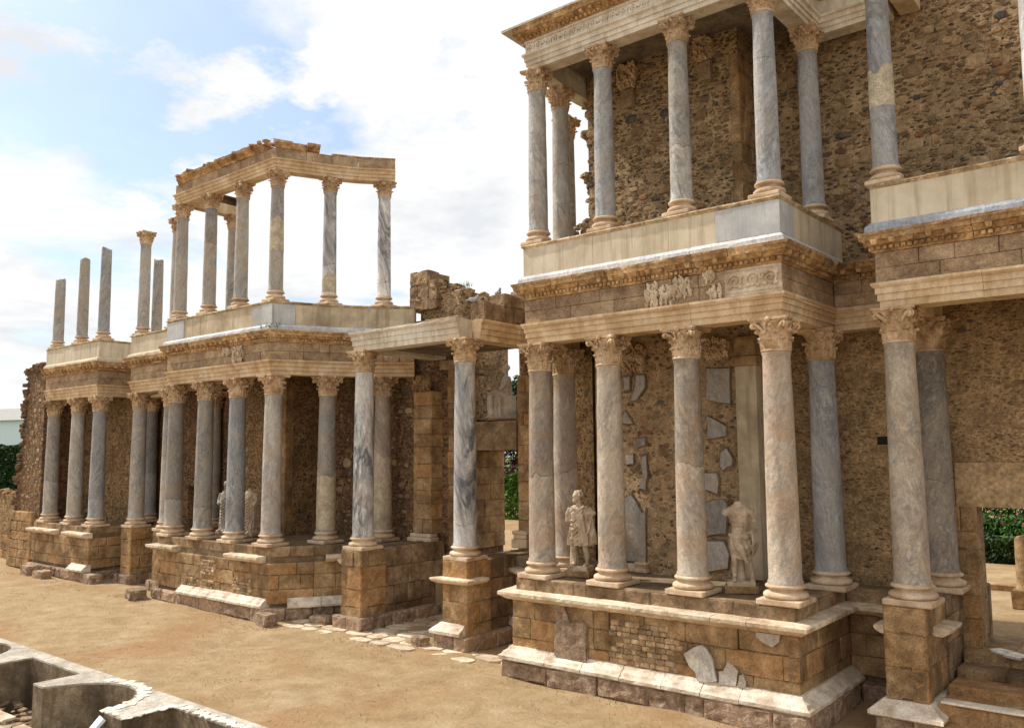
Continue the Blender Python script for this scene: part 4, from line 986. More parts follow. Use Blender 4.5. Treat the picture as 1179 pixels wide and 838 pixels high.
mb=MB(); mb.box(-4.6,-1.5,y0-.035,y0+.2,4.45,5.45); mb.build('lintel',stone_mat('ochre_plaster_patch',(.34,.22,.115),(.42,.285,.155),(.48,.335,.19),tone=.02,stainamt=.25,bump=.15,pits=.1,fine=10),t)
mb=MB(); ashlar(mb,[(-4.85,y0-.04),(-4.2,y0-.04),(-4.2,22.4)],1.95,4.45,rnd,ch=.55,bw=.6,th=.25); ashlar(mb,[(-4.86,y0-.12),(-4.22,y0-.12),(-4.22,22.3)],.8,1.95,rnd,ch=1.2,bw=.6,th=.25); mb.build('door_jamb',M['ashlar'],t)
mb=MB(); ashlar(mb,[(-1.7,23.6),(-1.7,y0-.04),(-1.1,y0-.04)],.8,4.45,rnd,ch=.55,bw=.6,th=.25); mb.build('door_jamb',M['ashlar'],t)
mb=MB(); mb.box(-6.28,-6.02,y0-.012,y0+.1,5.98-.1,5.98+.1); mb.build('putlog_hole_shade',M['dark'],t)  # dark box on the wall face, painting the shade inside a hole
mb=MB(); mb.chamf(-6.95,-5.3,20.98,21.3,2.2,2.5,.02); mb.build('recess_course',M['ashlar_grey'],t)
# exedra wall right of central door
t=wallthing('rubble_wall','curved stage wall just right of the central doorway, mostly behind the near pavilion','wall',(-16,23.4,0))
mb=MB(); mb.prism([(-18.9,23.5),(-17.3,23.3),(-15.6,22.3),(-14.7,21.9),(-15.2,23.5),(-15.2,25.6),(-18.9,25.6)],1,10.2); mb.build('wall_face',M['rubble'],t)
mb=MB(); ashlar(mb,[(-18.95,25.6),(-18.95,23.42),(-18.1,23.38)],1,8.5,rnd,ch=.6,bw=.8,th=.2); mb.build('door_jamb',M['ashlar'],t)
mb=MB(); mb.chamf(-18.9,-18.2,22.95,23.4,2.5,2.8,.03); mb.chamf(-18.85,-18.25,23.0,23.4,2.8,2.95,.03); mb.chamf(-18.9,-18.2,22.98,23.4,2.95,3.08,.03); mb.build('moulded_base',M['base'],t)
# exedra wall left of door + ruin on top
t=wallthing('rubble_wall','ruined rubble wall rising left of the central doorway with pilaster and jagged top','wall',(-23,23,0))
mb=MB(); mb.prism([(-29.3,22.8),(-23.4,22.8),(-21.5,23.3),(-21.5,25.65),(-29.3,25.65)],0,9.9); mb.build('lower_wall',M['rubble_red'],t)
studs(t,-29.1,-23.6,2.5,8.8,22.8,900,random.Random(7),(.12,.42),'st_och')
mb=MB(); mb.prism([(-23.6,23.2),(-21.5,23.2),(-21.5,25.65),(-23.6,25.65)],9.9,11.9)
mb.box(-21.5,-21.15,23.9,25.6,7.0,11.4)
crumble(mb,[(-23.6,23.5,11.9),(-22.8,23.6,12.1),(-21.8,23.8,11.9),(-21.2,24.6,11.4)],rnd,90,(.2,.5),(.15,.5,.2)); mb.build('ruined_top',M['rubble_up'],t)
mb=MB(); 
for (x0,x1,z) in [(-24.0,-22.95,12.85),(-22.9,-22.5,12.45)]: ashlar(mb,[(x0,23.6),(x0,22.95),(x1,22.95),(x1,23.6)],11.3,z,rnd,ch=.45,bw=.8,th=.4,c=.04,j=.03); mb.box(x0+.05,x1-.05,23.0,24.2,11.3,z-.06)
mb.build('top_blocks',M['ashlar_grey'],t)
mb=MB(); ashlar(mb,[(-23.4,22.9),(-23.4,22.62),(-22.45,22.62),(-22.3,23.15)],2.8,8.1,rnd,ch=.55,bw=.95,th=.25); ashlar(mb,[(-22.3,23.15),(-21.42,23.15),(-21.42,25.66)],2.2,8.9,rnd,ch=.6,bw=.9,th=.2,c=.012,j=.006,out=.006); jb=mb.build('pilaster',M['ashlar'],t)
mb=MB(); mb.chamf(-23.55,-22.3,22.45,22.9,2.5,2.66,.02); mb.chamf(-23.48,-22.37,22.52,22.9,2.66,2.8,.03); mb.build('pilaster_base',M['base'],jb)
mb=MB(); carved(mb,-23.45,-22.4,8.1,8.66,22.66,4,.08); mb.build('pilaster_capital',M['ashlar'],jb)
mb=MB(); mb.chamf(-22.4,-21.35,23.0,23.5,8.9,9.25,.02); mb.chamf(-24.2,-21.4,23.0,23.6,9.9,10.9,.03); mb.build('wall_band',M['frieze'],t)
# stones on the side return of the centre architrave
t=thing('block_course','weathered stone blocks stacked above the side beam of the central portal','stone blocks',(-17.8,21.5,9.96))
mb=MB(); 
for (a,b,z) in [(20.0,21.0,10.55),(21.0,22.0,10.95),(22.0,23.4,11.2)]: ashlar(mb,[(-18.1,b),(-18.1,a),(-17.45,a),(-17.45,b)],9.97,z,rnd,ch=.42,bw=.7,th=.3,c=.04,j=.02); mb.box(-18.05,-17.5,a+.05,b,9.97,z-.05)
mb.build('blocks',M['ashlar_grey'],t)
mb=MB(); mb.box(-21.4,-18.95,23.35,25.6,5.86,6.9); crumble(mb,[(-21.3,24.1,6.9),(-19,24.1,6.9)],rnd,14,(.2,.4),(.1,.1,.03))
tag(mb.build('door_lintel',M['ashlar_grey'],None,loc=(-20.2,24.8,5.8)),'dark stained lintel across the central doorway under the seated statue','lintel')
# middle pavilion wall
t=wallthing('rubble_wall','rubble wall behind the middle pavilion columns, statues standing before it','wall',(-31,21,0))
mb=MB(); mb.prism([(-33.4,21.05),(-29.25,21.05),(-29.25,23.5),(-33.4,23.5)],0,10.2); mb.build('niche_wall',M['rubble'],t)
studs(t,-33.2,-29.4,2.5,8.7,21.05,600,random.Random(6),(.12,.4),'st_och')
mb=MB(); ashlar(mb,[(-29.6,21.02),(-29.23,21.02),(-29.23,21.4)],2.5,8.7,rnd,ch=.6,bw=.4,th=.2,c=.01,j=.005); mb.build('corner_blocks',M['ashlar'],t)
mb=MB(); mb.chamf(-32.95,-32.55,20.75,21.2,2.5,4.6,.02); mb.build('door_post',M['ashlar'],t)
t=wallthing('rubble_wall','shaded wall of the recess between far left and middle pavilion','wall',(-37,22,0))
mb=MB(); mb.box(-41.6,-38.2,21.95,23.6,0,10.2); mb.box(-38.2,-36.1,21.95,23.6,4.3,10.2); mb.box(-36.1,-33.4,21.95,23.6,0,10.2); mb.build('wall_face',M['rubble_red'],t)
t=wallthing('rubble_wall','wall behind the three columns of the far left pavilion','wall',(-44,21,0))
mb=MB(); mb.box(-47.2,-41.6,20.9,23.6,0,10.2); mb.build('wall_face',M['rubble'],t)
studs(t,-47,-41.7,2.5,8.7,20.9,600,random.Random(8),(.14,.42),'st_och')
# end ruin wall
t=wallthing('ruined_wall','ragged rubble end wall at far left beside the far left pavilion','ruined wall',(-48.4,19,0))
mb=MB(); vs=[(-50.1,0),(-47.0,0),(-47.0,10.35),(-49.2,10.5),(-49.5,7.0),(-50.1,3)]
n=len(vs); mb.add([(x,18.75,z) for x,z in vs]+[(x,21.5,z) for x,z in vs],[tuple(range(n)),tuple(range(n,2*n))]+[(i,(i+1)%n,n+(i+1)%n,n+i) for i in range(n)])
crumble(mb,[(-50.1,19.2,2.8),(-49.5,19.2,7),(-49.2,19.2,10.4),(-47.2,19.2,10.5)],rnd,620,(.2,.5),(.13,.45,.12)); mb.build('rubble_core',M['rubble_red'],t)
studs(t,-49.2,-47.1,2.9,10.2,18.75,420,random.Random(11),(.12,.4),'st_och')
mb=MB(); ashlar(mb,[(-50.3,21),(-50.3,18.5),(-47.35,18.5),(-47.35,18.9)],0,2.9,rnd,ch=.5,bw=.9,th=.4,c=.03,j=.02); mb.box(-50.2,-47.4,18.6,21,0,2.8); mb.build('block_foot',M['ashlar'],t)
t=wallthing('low_wall','low rubble wall at the left picture edge in front of the hedge','low wall',(-54,19.8,0))
mb=MB(); mb.box(-60,-50.4,19.65,20.3,0,3.6); crumble(mb,[(-60,19.9,3.6),(-50.5,19.9,3.7)],rnd,70,(.25,.6),(.2,.15,.08)); mb.build('rubble',M['rubble'],t)
mb=MB(); ashlar(mb,[(-60,19.6),(-51,19.6)],0,1.3,rnd,ch=.45,bw=.9,th=.3); mb.build('block_foot',M['ashlar'],t)

# ---------------------------------------------------------------- ground
def struct(name,mb,mat): o=mb.build(name,M[mat]); o['kind']='structure'; return o
mb=MB(); mb.add([(-900,-300,-1.45),(900,-300,-1.45),(900,1500,-1.45),(-900,1500,-1.45)],[(0,1,2,3)]); struct('ground',mb,'dirt')
# stage floor grid with slight relief
mb=MB(); nx,ny=150,42; x0,x1,y0_,y1_=-75,12,11.05,24.0; rnd=random.Random(8)
vs=[]
for j in range(ny+1):
    for i in range(nx+1):
        x=x0+(x1-x0)*i/nx; y=y0_+(y1_-y0_)*j/ny
        vs.append((x,y,(.025*math.sin(x*.9+y*1.3)+.02*math.sin(x*2.3-y*1.9)+rnd.uniform(-.008,.008)-.02) if y>11.3 else -.02))
mb.add(vs,[(j*(nx+1)+i,j*(nx+1)+i+1,(j+1)*(nx+1)+i+1,(j+1)*(nx+1)+i) for j in range(ny) for i in range(nx)])
o=struct('stage_floor',mb,'sand'); o.data.polygons.foreach_set('use_smooth',[True]*len(o.data.polygons))
mb=MB(); rnd=random.Random(99)
for k in range(2600):
    x=rnd.uniform(-48,-4); y=rnd.uniform(11.3,18) if rnd.random()<.6 else rnd.uniform(16.9,17.9)
    w=rnd.uniform(.005,.014)*(2.0 if rnd.random()<.03 else 1); bmx=[(x+w*math.cos(a)*rnd.uniform(.6,1),y+w*math.sin(a)*rnd.uniform(.6,1)) for a in (0,1.3,2.5,3.8,5.1)]
    mb.add([(a,b,-.03) for a,b in bmx]+[(a*.4+x*.6,b*.4+y*.6,w*.5+.004) for a,b in bmx],[(i,(i+1)%5,5+(i+1)%5,5+i) for i in range(5)]+[(5,6,7,8,9)],rnd.random())
o=mb.build('pebbles',M['st_och'] if 'st_och' in M else M['granite_pink']); o['kind']='stuff'
# garden terrace behind
mb=MB(); mb.prism([(-300,23.6),(-60,23.6),(-60,22.5),(60,22.5),(300,22.5),(300,400),(-300,400)],-.5,1.3); struct('garden_ground',mb,'sand')
mb=MB(); mb.prism([(-300,14),(-60.3,14),(-60.3,80),(-300,400)],-1.4,3.35); struct('lawn',mb,'lawn')
# paving stones before the central door
mb=MB(); rnd=random.Random(14)
y=17.75
while y<23.2:
    d=rnd.uniform(.5,.8); x=-25.3+rnd.uniform(0,.5)
    xe=-15.2 if y<18.6 else -17.5
    if y>18.8: x=-22.1+rnd.uniform(-.1,.3); xe=-18.2
    while x<xe:
        w=rnd.uniform(.6,1.3)
        if not(y<18.3 and rnd.random()<.12):
            cx,cy=x+w/2,y+d/2; n=8; pts=[]
            for k in range(n):
                a=2*PI*(k+.5)/n; pts.append((cx+(w/2-.03)*max(-1,min(1,1.35*math.cos(a)))*rnd.uniform(.9,1),cy+(d/2-.03)*max(-1,min(1,1.35*math.sin(a)))*rnd.uniform(.85,1)))
            mb.prism(pts,-.08,.012+rnd.uniform(-.012,.012),rnd.random())
        x+=w
    y+=d
struct('paving',mb,'ledge')
# door steps right
t=thing('steps','worn stone steps with a white nosing leading into the right-hand doorway','steps',(-3.2,20,0))
for k,(ya,yb_,z) in enumerate([(18.2,18.9,.38),(18.85,19.7,.74),(19.7,20.5,.92),(20.5,21.2,1.1),(21.2,23.6,1.33)]):
    mb=MB(); rnd=random.Random(k); x=-4.55
    while x<-2.0:
        w=min(rnd.uniform(.8,1.4),-2.0-x); mb.chamf(x+.004,x+w-.004,ya,yb_+.3 if k<4 else yb_,0,z,.03,rnd.random(),.012,rnd); x+=w
    mb.build('step',M['ashlar'] if k!=3 else M['ashlar_grey'],t)
mb=MB(); mb.chamf(-4.5,-2.05,18.80,19.1,.745,.80,.02,.5,.01,rnd); mb.build('nosing',M['mould'],t)
mb=MB(); mb.stone((-3.7,21.45,1.34),(.9,.4,.06),rnd,.9,True); mb.stone((-3.1,21.6,1.34),(.7,.3,.06),rnd,.9,True); mb.build('marble_chip',M['marblefrag'],t)

# ---------------------------------------------------------------- pulpitum wall in front
t=thing('pulpitum_wall','low concrete stage-front wall with alternating rectangular and rounded niches','wall',(-22,10.5,0))
yF,yB,yN=9.5,11.12,10.68
def nich():
    per=8.0; pts_all=[]
    # front outline from left to right with niches
    out=[(-46.6,yF)]
    xs=-46.6+.0
    k=0
    start=-46.8
    c=-21.45
    base=[]
    for m in range(-3,3):
        o=m*7.72
        # semicircular niche centred c+o, width 3.3
        cx=c+o; 
        base.append((cx-1.65,yF)); 
        for q in range(1,16):
            a=PI-PI*q/16; base.append((cx+1.45*math.cos(a),yF+.12+(yN+.1-yF)*math.sin(a)))
        base.append((cx+1.65,yF+.0)) 
        # rectangular niche
        rx0=cx+2.45; rx1=cx+5.5
        base+= [(rx0,yF),(rx0,yN),(rx1,yN),(rx1,yF)]
    return base
b=nich(); b=[p for p in b]
poly=[(b[0][0]-.8,yF)]+b+[(b[-1][0]+.5,yF),(b[-1][0]+.5,yB),(b[0][0]-.8,yB)]
mb=MB(); n=len(poly); mb.add([(x,y,-1.45) for x,y in poly]+[(x,y,-.04) for x,y in poly],[(i,(i+1)%n,n+(i+1)%n,n+i) for i in range(n)]+[tuple(range(n,2*n))]); mb.build('niche_wall',M['concrete_wall'],t)
op=[]
for i,(x,y) in enumerate(poly): op.append((x,y-.0))
mb=MB(); mb.add([(x,y,-.037) for x,y in poly]+[(x,y,.012) for x,y in poly],[(i,(i+1)%n,n+(i+1)%n,n+i) for i in range(n)]+[tuple(range(n)),tuple(range(n,2*n))]); mb.build('cap',M['concrete'],t)
# white marble fragments set on top around the near round niche
mb=MB(); rnd=random.Random(3); cx=-21.45
for q in range(5,17):
    a=PI-PI*q/16; x=cx+1.62*math.cos(a); y=yF+.12+(yN+.27-yF)*math.sin(a)
    mb.stone((x,y,.02),(rnd.uniform(.25,.4),rnd.uniform(.18,.3),.03),rnd,rnd.random(),True)
for x in [-19.9,-19.6,-19.3,-19.05]: mb.stone((x,yF+.12,.02),(.33,.22,.03),rnd,rnd.random(),True)
for k in range(5): mb.stone((-18.95,yF+.1+k*.26,.02),(.22,.3,.03),rnd,rnd.random(),True)
for k in range(12): mb.stone((-18.8+k*.26,yN+.1,.02),(.28,.2,.03),rnd,rnd.random(),True)
mb.build('marble_inlay',M['marblefrag'],t)
# marble board leaning at pier
mb=MB(); A=Vector((-20.9,8.1,-1.35)); 
vs=[(-20.55,8.75,-1.35),(-20.2,8.55,-1.35),(-19.55,9.42,-.12),(-19.9,9.5,-.12)]
vs2=[(x-.02,y-.05,z+.04) for x,y,z in vs]
mb.add(vs+vs2,[(0,1,2,3),(4,5,6,7),(0,1,5,4),(1,2,6,5),(2,3,7,6),(3,0,4,7)])
tag(mb.build('marble_board',M['board'],None,loc=(-20.3,8.9,-1.4)),'bluish white slab leaning against the pier between the niches','slab')
# rubble stones in orchestra gutter
rnd=random.Random(40)
mb=MB(); mb.prism([(-50,6),(5,6),(5,9.62),(-50,9.62)],-1.44,-1.15); struct('orchestra_floor',mb,'dirt')
LAB=['flat broken slab lying in the rubble below the round niche','long dark slab in front of the rectangular niche','thin reddish slab fragment among rubble near picture corner']
mb=MB()
for k in range(420):
    x=rnd.uniform(-32,-17); y=rnd.uniform(7.2,10.3)
    w=rnd.uniform(.06,.38); mb.stone((x,y,-1.14+rnd.random()*.05),(w,w*.7,w*.22),rnd)
o=mb.build('loose_rubble',M['ashlar_grey']); o['kind']='stuff'; 
for i,(x,y,w,d,a) in enumerate([(-25.9,9.3,2.3,.35,.08),(-26.3,8.9,1.6,.3,-.05),(-22.3,9.15,2.2,.28,.06),(-21.9,9.35,1.2,.2,.05),(-24.0,8.6,1.3,.4,.3),(-23.2,8.5,.9,.3,-.2)]):
    mb=MB(); mb.chamf(-w/2,w/2,-d/2,d/2,0,.13,.02,.5,.02,rnd)
    o=mb.build('broken_slab',M['granite_pink'] if i%2 else M['ledge']); o.location=(x,y,-1.12+.05*(i%3)); o.rotation_euler=(.05,.03,a)
    tag(o,['longest pale slab under the rectangular niche','narrow reddish slab before the rectangular niche','long pale slab at foot of the round niche','short reddish slab at right in the round niche','pale slab left of the leaning white board','small reddish slab in the lowest left rubble'][i],'slab','slabs in the orchestra rubble')

# ---------------------------------------------------------------- statues
def loft(mb,rings,n=72,tone=.5):
    vs=[]
    for (cx,cy,z,rx,ry,amp,fn,ph) in rings:
        for i in range(n):
            a=2*PI*i/n; f=1+amp*math.sin(fn*a+ph)+amp*.5*math.sin((fn*1.7)//1*a+ph*2.3)
            vs.append((cx+rx*f*math.cos(a),cy+ry*f*math.sin(a),z))
    fs=[]; m=len(rings)
    for k in range(m-1):
        for i in range(n):
            j=(i+1)%n; fs.append((k*n+i,k*n+j,(k+1)*n+j,(k+1)*n+i))
    fs.append(tuple(range(n))); fs.append(tuple((m-1)*n+i for i in range(n)))
    mb.add(vs,fs)
def rings(keys,steps=8):
    out=[]
    for a,b in zip(keys,keys[1:]):
        for k in range(steps):
            t=k/steps; out.append(tuple(x+(y-x)*t for x,y in zip(a,b)))
    out.append(keys[-1]); return out
def head(mb0,c,s=1.,beard=False,turn=0):
    x,y,z=c; mb=MB()
    mb.ball((x,y,z),.105*s,(.88,1.02,1.22),16)
    mb.ball((x,y+.015*s,z+.045*s),.118*s,(.95,1.0,1.02),16)       # hair cap
    mb.tube([(x,y-.10*s,z+.03*s),(x,y-.135*s,z-.02*s)],[.014*s,.024*s],6)   # nose
    for q in (-1,1):
        mb.ball((x+q*.038*s,y-.092*s,z+.02*s),.018*s); mb.ball((x+q*.04*s,y-.098*s,z+.045*s),.022*s,(1.4,.6,.5)); mb.ball((x+q*.098*s,y,z),.028*s,(.4,.8,1.2))
    mb.ball((x,y-.103*s,z-.055*s),.022*s,(1.4,.6,.6)); mb.ball((x,y-.085*s,z-.10*s),.035*s)
    if beard: mb.ball((x,y-.075*s,z-.10*s),.07*s,(1,.8,1.1)); 
    rnd=random.Random(5)
    for k in range(34):
        a=rnd.uniform(-.3,PI+.3); e=rnd.uniform(-.3,.9); mb.ball((x+.118*s*math.cos(a)*math.cos(e),y+.015+.125*s*math.sin(a)*math.cos(e),z+.045*s+.125*s*math.sin(e)),.03*s,(1,1,1),6)
    ct,st=math.cos(turn),math.sin(turn); mb0.add([(x+(a-x)*ct-(b-y)*st,y+(a-x)*st+(b-y)*ct,c_) for a,b,c_ in mb.v],mb.f)
def finish(mb,name,mat,parent,vox=.0125,sm=.4):
    o=mb.build(name,mat,parent)
    r=o.modifiers.new('remesh','REMESH'); r.mode='VOXEL'; r.voxel_size=vox; r.use_smooth_shade=True
    s=o.modifiers.new('smooth','SMOOTH'); s.factor=sm; s.iterations=1
    return o
def foot(mb,x,y,z,ang=0,s=1.):
    c,sn=math.sin(ang),-math.cos(ang)
    mb.tube([(x-c*.06,y-sn*.06,z+.06),(x+c*.06,y+sn*.06,z+.05),(x+c*.15,y+sn*.15,z+.028),(x+c*.2,y+sn*.2,z+.02)],[.05,.05,.045,.025],8)
    for k in range(5):
        o=(k-2)*.02; mb.tube([(x+c*.15-sn*o,y+sn*.15+c*o,z+.025),(x+c*.225-sn*o,y+sn*.225+c*o,z+.018)],[.014,.012],5)
def legs(mb,hipz,z0,lx,rx,ly=0,ry=0,bent=None):
    for (hx,fx_,fy) in ((-.1,lx,ly),(.1,rx,ry)):
        kx=(hx+fx_)/2; ky=fy*.5-.05
        mb.tube([(hx,0,hipz),(hx*1.05,-.02,hipz-.22),(kx,ky,(hipz+z0)/2+.02),(kx*.6+fx_*.4,ky*.5+fy*.5+.03,(hipz+z0)/2-.16),(fx_,fy+.01,z0+.10),(fx_,fy,z0+.03)],[.105,.095,.068,.066,.042,.045],10)
        foot(mb,fx_,fy,z0)
def statue(label,loc,rz,fn,plinth,mat='statue',scale=1.,pz=.13,group='marble statues between the columns'):
    t=thing('statue',label,'statue',loc,rz,group)
    mb=MB(); mb.chamf(*plinth,0,pz*.95,.015,.5,.012,random.Random(2)); p=mb.build('plinth',M['ashlar'],None); p.parent=t
    mb=MB(); fn(mb); mb.v=[(x*scale,y*scale,z*scale+pz-.02) for x,y,z in mb.v]
    mb.box(plinth[0]+.06,plinth[1]-.06,plinth[2]+.05,plinth[3]-.05,pz-.03,pz+.09)
    o=finish(mb,'figure',M[mat],None); o.parent=t
    return t
def s_draped(mb):
    z0=.10
    legs(mb,1.0,z0,-.13,.17,-.05,.02)
    # short tunic/cloak
    loft(mb,rings([(.02,.0,.62,.25,.19,.20,13,0.),(0.02,0,.8,.25,.185,.18,13,.6),(0.01,0,1.0,.225,.165,.13,11,1.),(0,0,1.2,.20,.14,.08,9,1.4),(0,0,1.42,.225,.145,.05,9,2.),(0,0,1.56,.23,.13,.04,7,2.2),(0,0,1.64,.12,.09,.02,5,2.5)]))
    # cloak over the left shoulder, wide at the side, with deep hanging folds
    loft(mb,rings([(.17,.03,.66,.17,.17,.24,9,0.),(.17,.02,.9,.17,.17,.2,9,.5),(.16,.02,1.2,.15,.15,.15,8,.9),(.14,.02,1.45,.14,.13,.1,7,1.2),(.08,.02,1.63,.10,.10,.04,6,1.5)]))
    for k in range(6):
        x=.05+.055*k; y=-.17+.035*k*(1 if k>2 else .3); mb.tube([(x-.10,y+.03,1.58),(x-.02,y-.03,1.3),(x+.02,y-.03,.98),(x+.03,y-.01,.64+.05*(k%2))],[.016,.026,.032,.022],6)
    for k in range(6):
        z=1.42-.11*k; mb.tube([(-.2,-.06,z-.16),(-.08,-.2,z-.18),(.05,-.2,z-.04),(.14,-.17,z+.12)],[.014,.024,.026,.014],6)
    mb.tube([(-.14,-.12,1.6),(.02,-.18,1.5),(.16,-.12,1.62)],[.03,.04,.03],8)
    # arms: right stump, left covered bent
    mb.tube([(-.19,0,1.55),(-.25,-.02,1.4),(-.25,-.04,1.2)],[.08,.07,.06],10)
    mb.tube([(.22,0,1.55),(.31,-.02,1.45),(.36,-.03,1.40)],[.085,.08,.06],10)
    mb.tube([(0,0,1.55),(0,-.01,1.76)],[.075,.06],10); head(mb,(-.03,-.03,1.86),.98,True,turn=-.6); mb.v=[(x*(1.2 if .3<z<1.66 else 1.08),y,z) for x,y,z in mb.v]
    mb.tube([(-.2,.12,z0),(-.2,.1,.5),(-.16,.08,.8)],[.13,.10,.07],10)
def s_nude(mb):
    z0=.10
    legs(mb,.98,z0,-.11,.24,-.05,.06)
    # torso
    loft(mb,rings([(0,0,.88,.17,.12,0,3,0),(0.01,0,1.0,.165,.12,0,3,0),(.02,0,1.14,.145,.105,0,3,0),(.01,0,1.3,.175,.12,0,3,0),(0,0,1.44,.235,.14,0,3,0),(0,0,1.54,.225,.11,0,3,0),(0,0,1.62,.09,.07,0,3,0),(0,0,1.68,.062,.06,0,3,0)],6),40)
    for q in (-1,1):
        mb.ball((q*.09,-.095,1.42),.085,(1.1,.5,.75)); 
        for j in range(3): mb.ball((q*.045+.01,-.105,1.27-.075*j),.04,(1,.45,.8),8)
    # cloth knotted at the hips, falling in diagonal folds
    loft(mb,rings([(.05,0,.52,.11,.11,.16,9,.0),(.04,-.01,.64,.17,.15,.20,11,.4),(.03,0,.76,.21,.165,.17,12,.9),(0.01,0,.92,.205,.16,.10,12,1.3),(0,0,1.0,.17,.125,.04,9,1.5)]))
    for k in range(7):
        mb.tube([(-.21+.02*k,-.05-.015*k,1.0-.02*k),(-.05+.02*k,-.17,.93-.06*k),(.06+.015*k,-.18,.78-.05*k),(.12+.012*k,-.13,.50-.01*k)],[.014,.026,.028,.016],6)
    mb.tube([(-.2,-.04,1.02),(-.05,-.15,.97),(.1,-.16,1.0),(.22,-.04,1.06)],[.03,.04,.045,.035],8); mb.ball((.13,-.17,.98),.06,(1.2,.8,1),8)
    for k in range(5): mb.tube([(.25+.022*k,-.07+.03*k,1.12),(.28+.02*k,-.08+.03*k,.85),(.25+.03*k,-.05+.03*k,.52+.06*k)],[.022,.032,.018],6)
    mb.tube([(-.22,0,1.5),(-.29,0,1.4)],[.08,.065],10)
    mb.tube([(.22,0,1.5),(.30,.02,1.38),(.32,.02,1.27)],[.085,.07,.06],10)
    mb.tube([(.0,.14,z0),(.0,.13,.45),(.0,.1,.7)],[.12,.10,.07],10)
def s_toga(mb,hd=False):
    loft(mb,rings([(0,0,.10,.27,.2,.10,13,0.),(0,0,.35,.26,.19,.12,13,.3),(0,0,.7,.25,.18,.10,12,.7),(0,0,1.0,.25,.18,.08,11,1.),(0,0,1.3,.26,.17,.06,9,1.4),(0,0,1.5,.25,.15,.05,7,1.8),(0,0,1.62,.14,.1,.02,5,2.)]))
    for k in range(9):
        z=1.45-.11*k; mb.tube([(-.25,-.04,z-.05),(-.1,-.19,z-.22),(.08,-.2,z-.12),(.25,-.06,z+.12)],[.02,.03,.03,.02],6)
    mb.tube([(-.23,0,1.52),(-.31,-.03,1.25),(-.22,-.18,1.1)],[.09,.08,.06],10); mb.tube([(.23,0,1.52),(.31,-.02,1.25),(.28,-.16,1.05)],[.09,.085,.06],10)
    for k in range(4): mb.tube([(.27+.02*k,-.14+.03*k,1.1),(.29,-.12+.03*k,.6),(.27,-.1+.03*k,.25)],[.035,.03,.02],6)
    mb.tube([(0,0,1.6),(0,0,1.70)],[.08,.07],10)
    foot(mb,-.1,-.16,.06); foot(mb,.12,-.14,.06)
def s_seated(mb):
    mb.box(-.27,.27,.0,.38,.0,.82)
    loft(mb,rings([(0,-.22,.06,.30,.33,.06,11,0),(0,-.22,.4,.28,.31,.07,11,.5),(0,-.2,.75,.27,.30,.06,10,.9),(0,-.16,.92,.25,.28,.03,8,1.2)]))
    loft(mb,rings([(0,.05,.85,.27,.22,.05,9,0),(0,.05,1.1,.25,.19,.07,9,.4),(0,.05,1.35,.27,.18,.06,8,.8),(0,.06,1.5,.2,.14,.03,7,1.2)]))
    loft(mb,rings([(0,.05,.80,.25,.2,.05,9,0),(0,.06,1.0,.21,.16,.06,9,.4),(0,.06,1.25,.2,.14,.05,9,.8),(0,.06,1.42,.24,.14,.04,7,1.2),(0,.06,1.52,.13,.1,.02,5,1.6)]))
    for q in (-1,1):
        mb.tube([(q*.13,.05,.86),(q*.17,-.25,.88),(q*.18,-.5,.86)],[.15,.13,.115],12)
        mb.tube([(q*.18,-.5,.86),(q*.19,-.52,.5),(q*.19,-.45,.14)],[.115,.095,.10],12); foot(mb,q*.19,-.5,.04)
        mb.tube([(q*.23,.06,1.42),(q*.33,0,1.2),(q*.28,-.2,1.05)],[.08,.07,.055],10)
    for k in range(10): mb.tube([(-.2+.045*k,-.6,.85),(-.2+.045*k,-.62,.5),(-.22+.05*k,-.56,.12)],[.02,.03,.03],6)
    for k in range(6): mb.tube([(-.22,-.1-.06*k,.96),(0,-.12-.07*k,.9),(.22,-.1-.06*k,.97)],[.025,.03,.025],6)
    mb.tube([(0,.05,1.5),(0,.04,1.66)],[.07,.06],10); head(mb,(0,.03,1.76),1.05)
statue('bearded draped marble statue with a head standing by the second near column',(-13.15,18.85,2.5),R(12),s_draped,(-.34,.36,-.3,.3),scale=1.04,pz=.17)
statue('headless bare-chested marble statue with cloth round its hips',(-8.68,18.95,2.5),R(24),s_nude,(-.36,.4,-.32,.32),scale=1.15,pz=.17)
statue('headless toga statue at right between the middle pavilion columns',(-29.95,19.9,2.5),R(18),s_toga,(-.36,.36,-.3,.3),scale=1.08,pz=.10)
statue('dim statue half hidden left of the wavy bluish column',(-31.8,20.0,2.5),R(18),lambda mb:(s_toga(mb),head(mb,(0,0,1.84),1.)),(-.36,.36,-.3,.3),mat='statue_grey',scale=1.05,pz=.10)
statue('grey seated statue on the lintel of the central doorway',(-19.95,23.95,6.93),R(-45),s_seated,(-.42,.42,-.65,.45),mat='statue_grey',scale=1.04,pz=.08)

# pigeons
def pigeon(label,x,y,z,rz):
    t=thing('pigeon',label,'bird',(x,y,z),rz,'pigeons on the masonry')
    mb=MB(); mb.ball((0,0,.14),.1,(1.6,.8,.8),10); mb.ball((.15,0,.24),.05,(1,1,1.1),8); mb.tube([(.08,0,.17),(.14,0,.23)],[.06,.04],8); mb.tube([(-.12,0,.14),(-.26,0,.12)],[.06,.03],6,flat=.4)
    for q in (-1,1): mb.tube([(0,q*.03,.08),(0.01,q*.03,0)],[.009,.009],5)
    o=mb.build('body',M['bird'],None,'auto'); o.parent=t
    mb=MB(); mb.tube([(.19,0,.24),(.225,0,.235)],[.012,.004],5); o=mb.build('beak',M['beak'],None); o.parent=t
    for q in (-1,1):
        mb=MB(); mb.ball((-.03,q*.07,.155),.09,(1.5,.25,.6),8); o=mb.build('wing',M['birdw'],None,'auto'); o.parent=t
pigeon('pale pigeon perched lower on the blocks above the central portal',-18.0,20.05,10.53,.6)
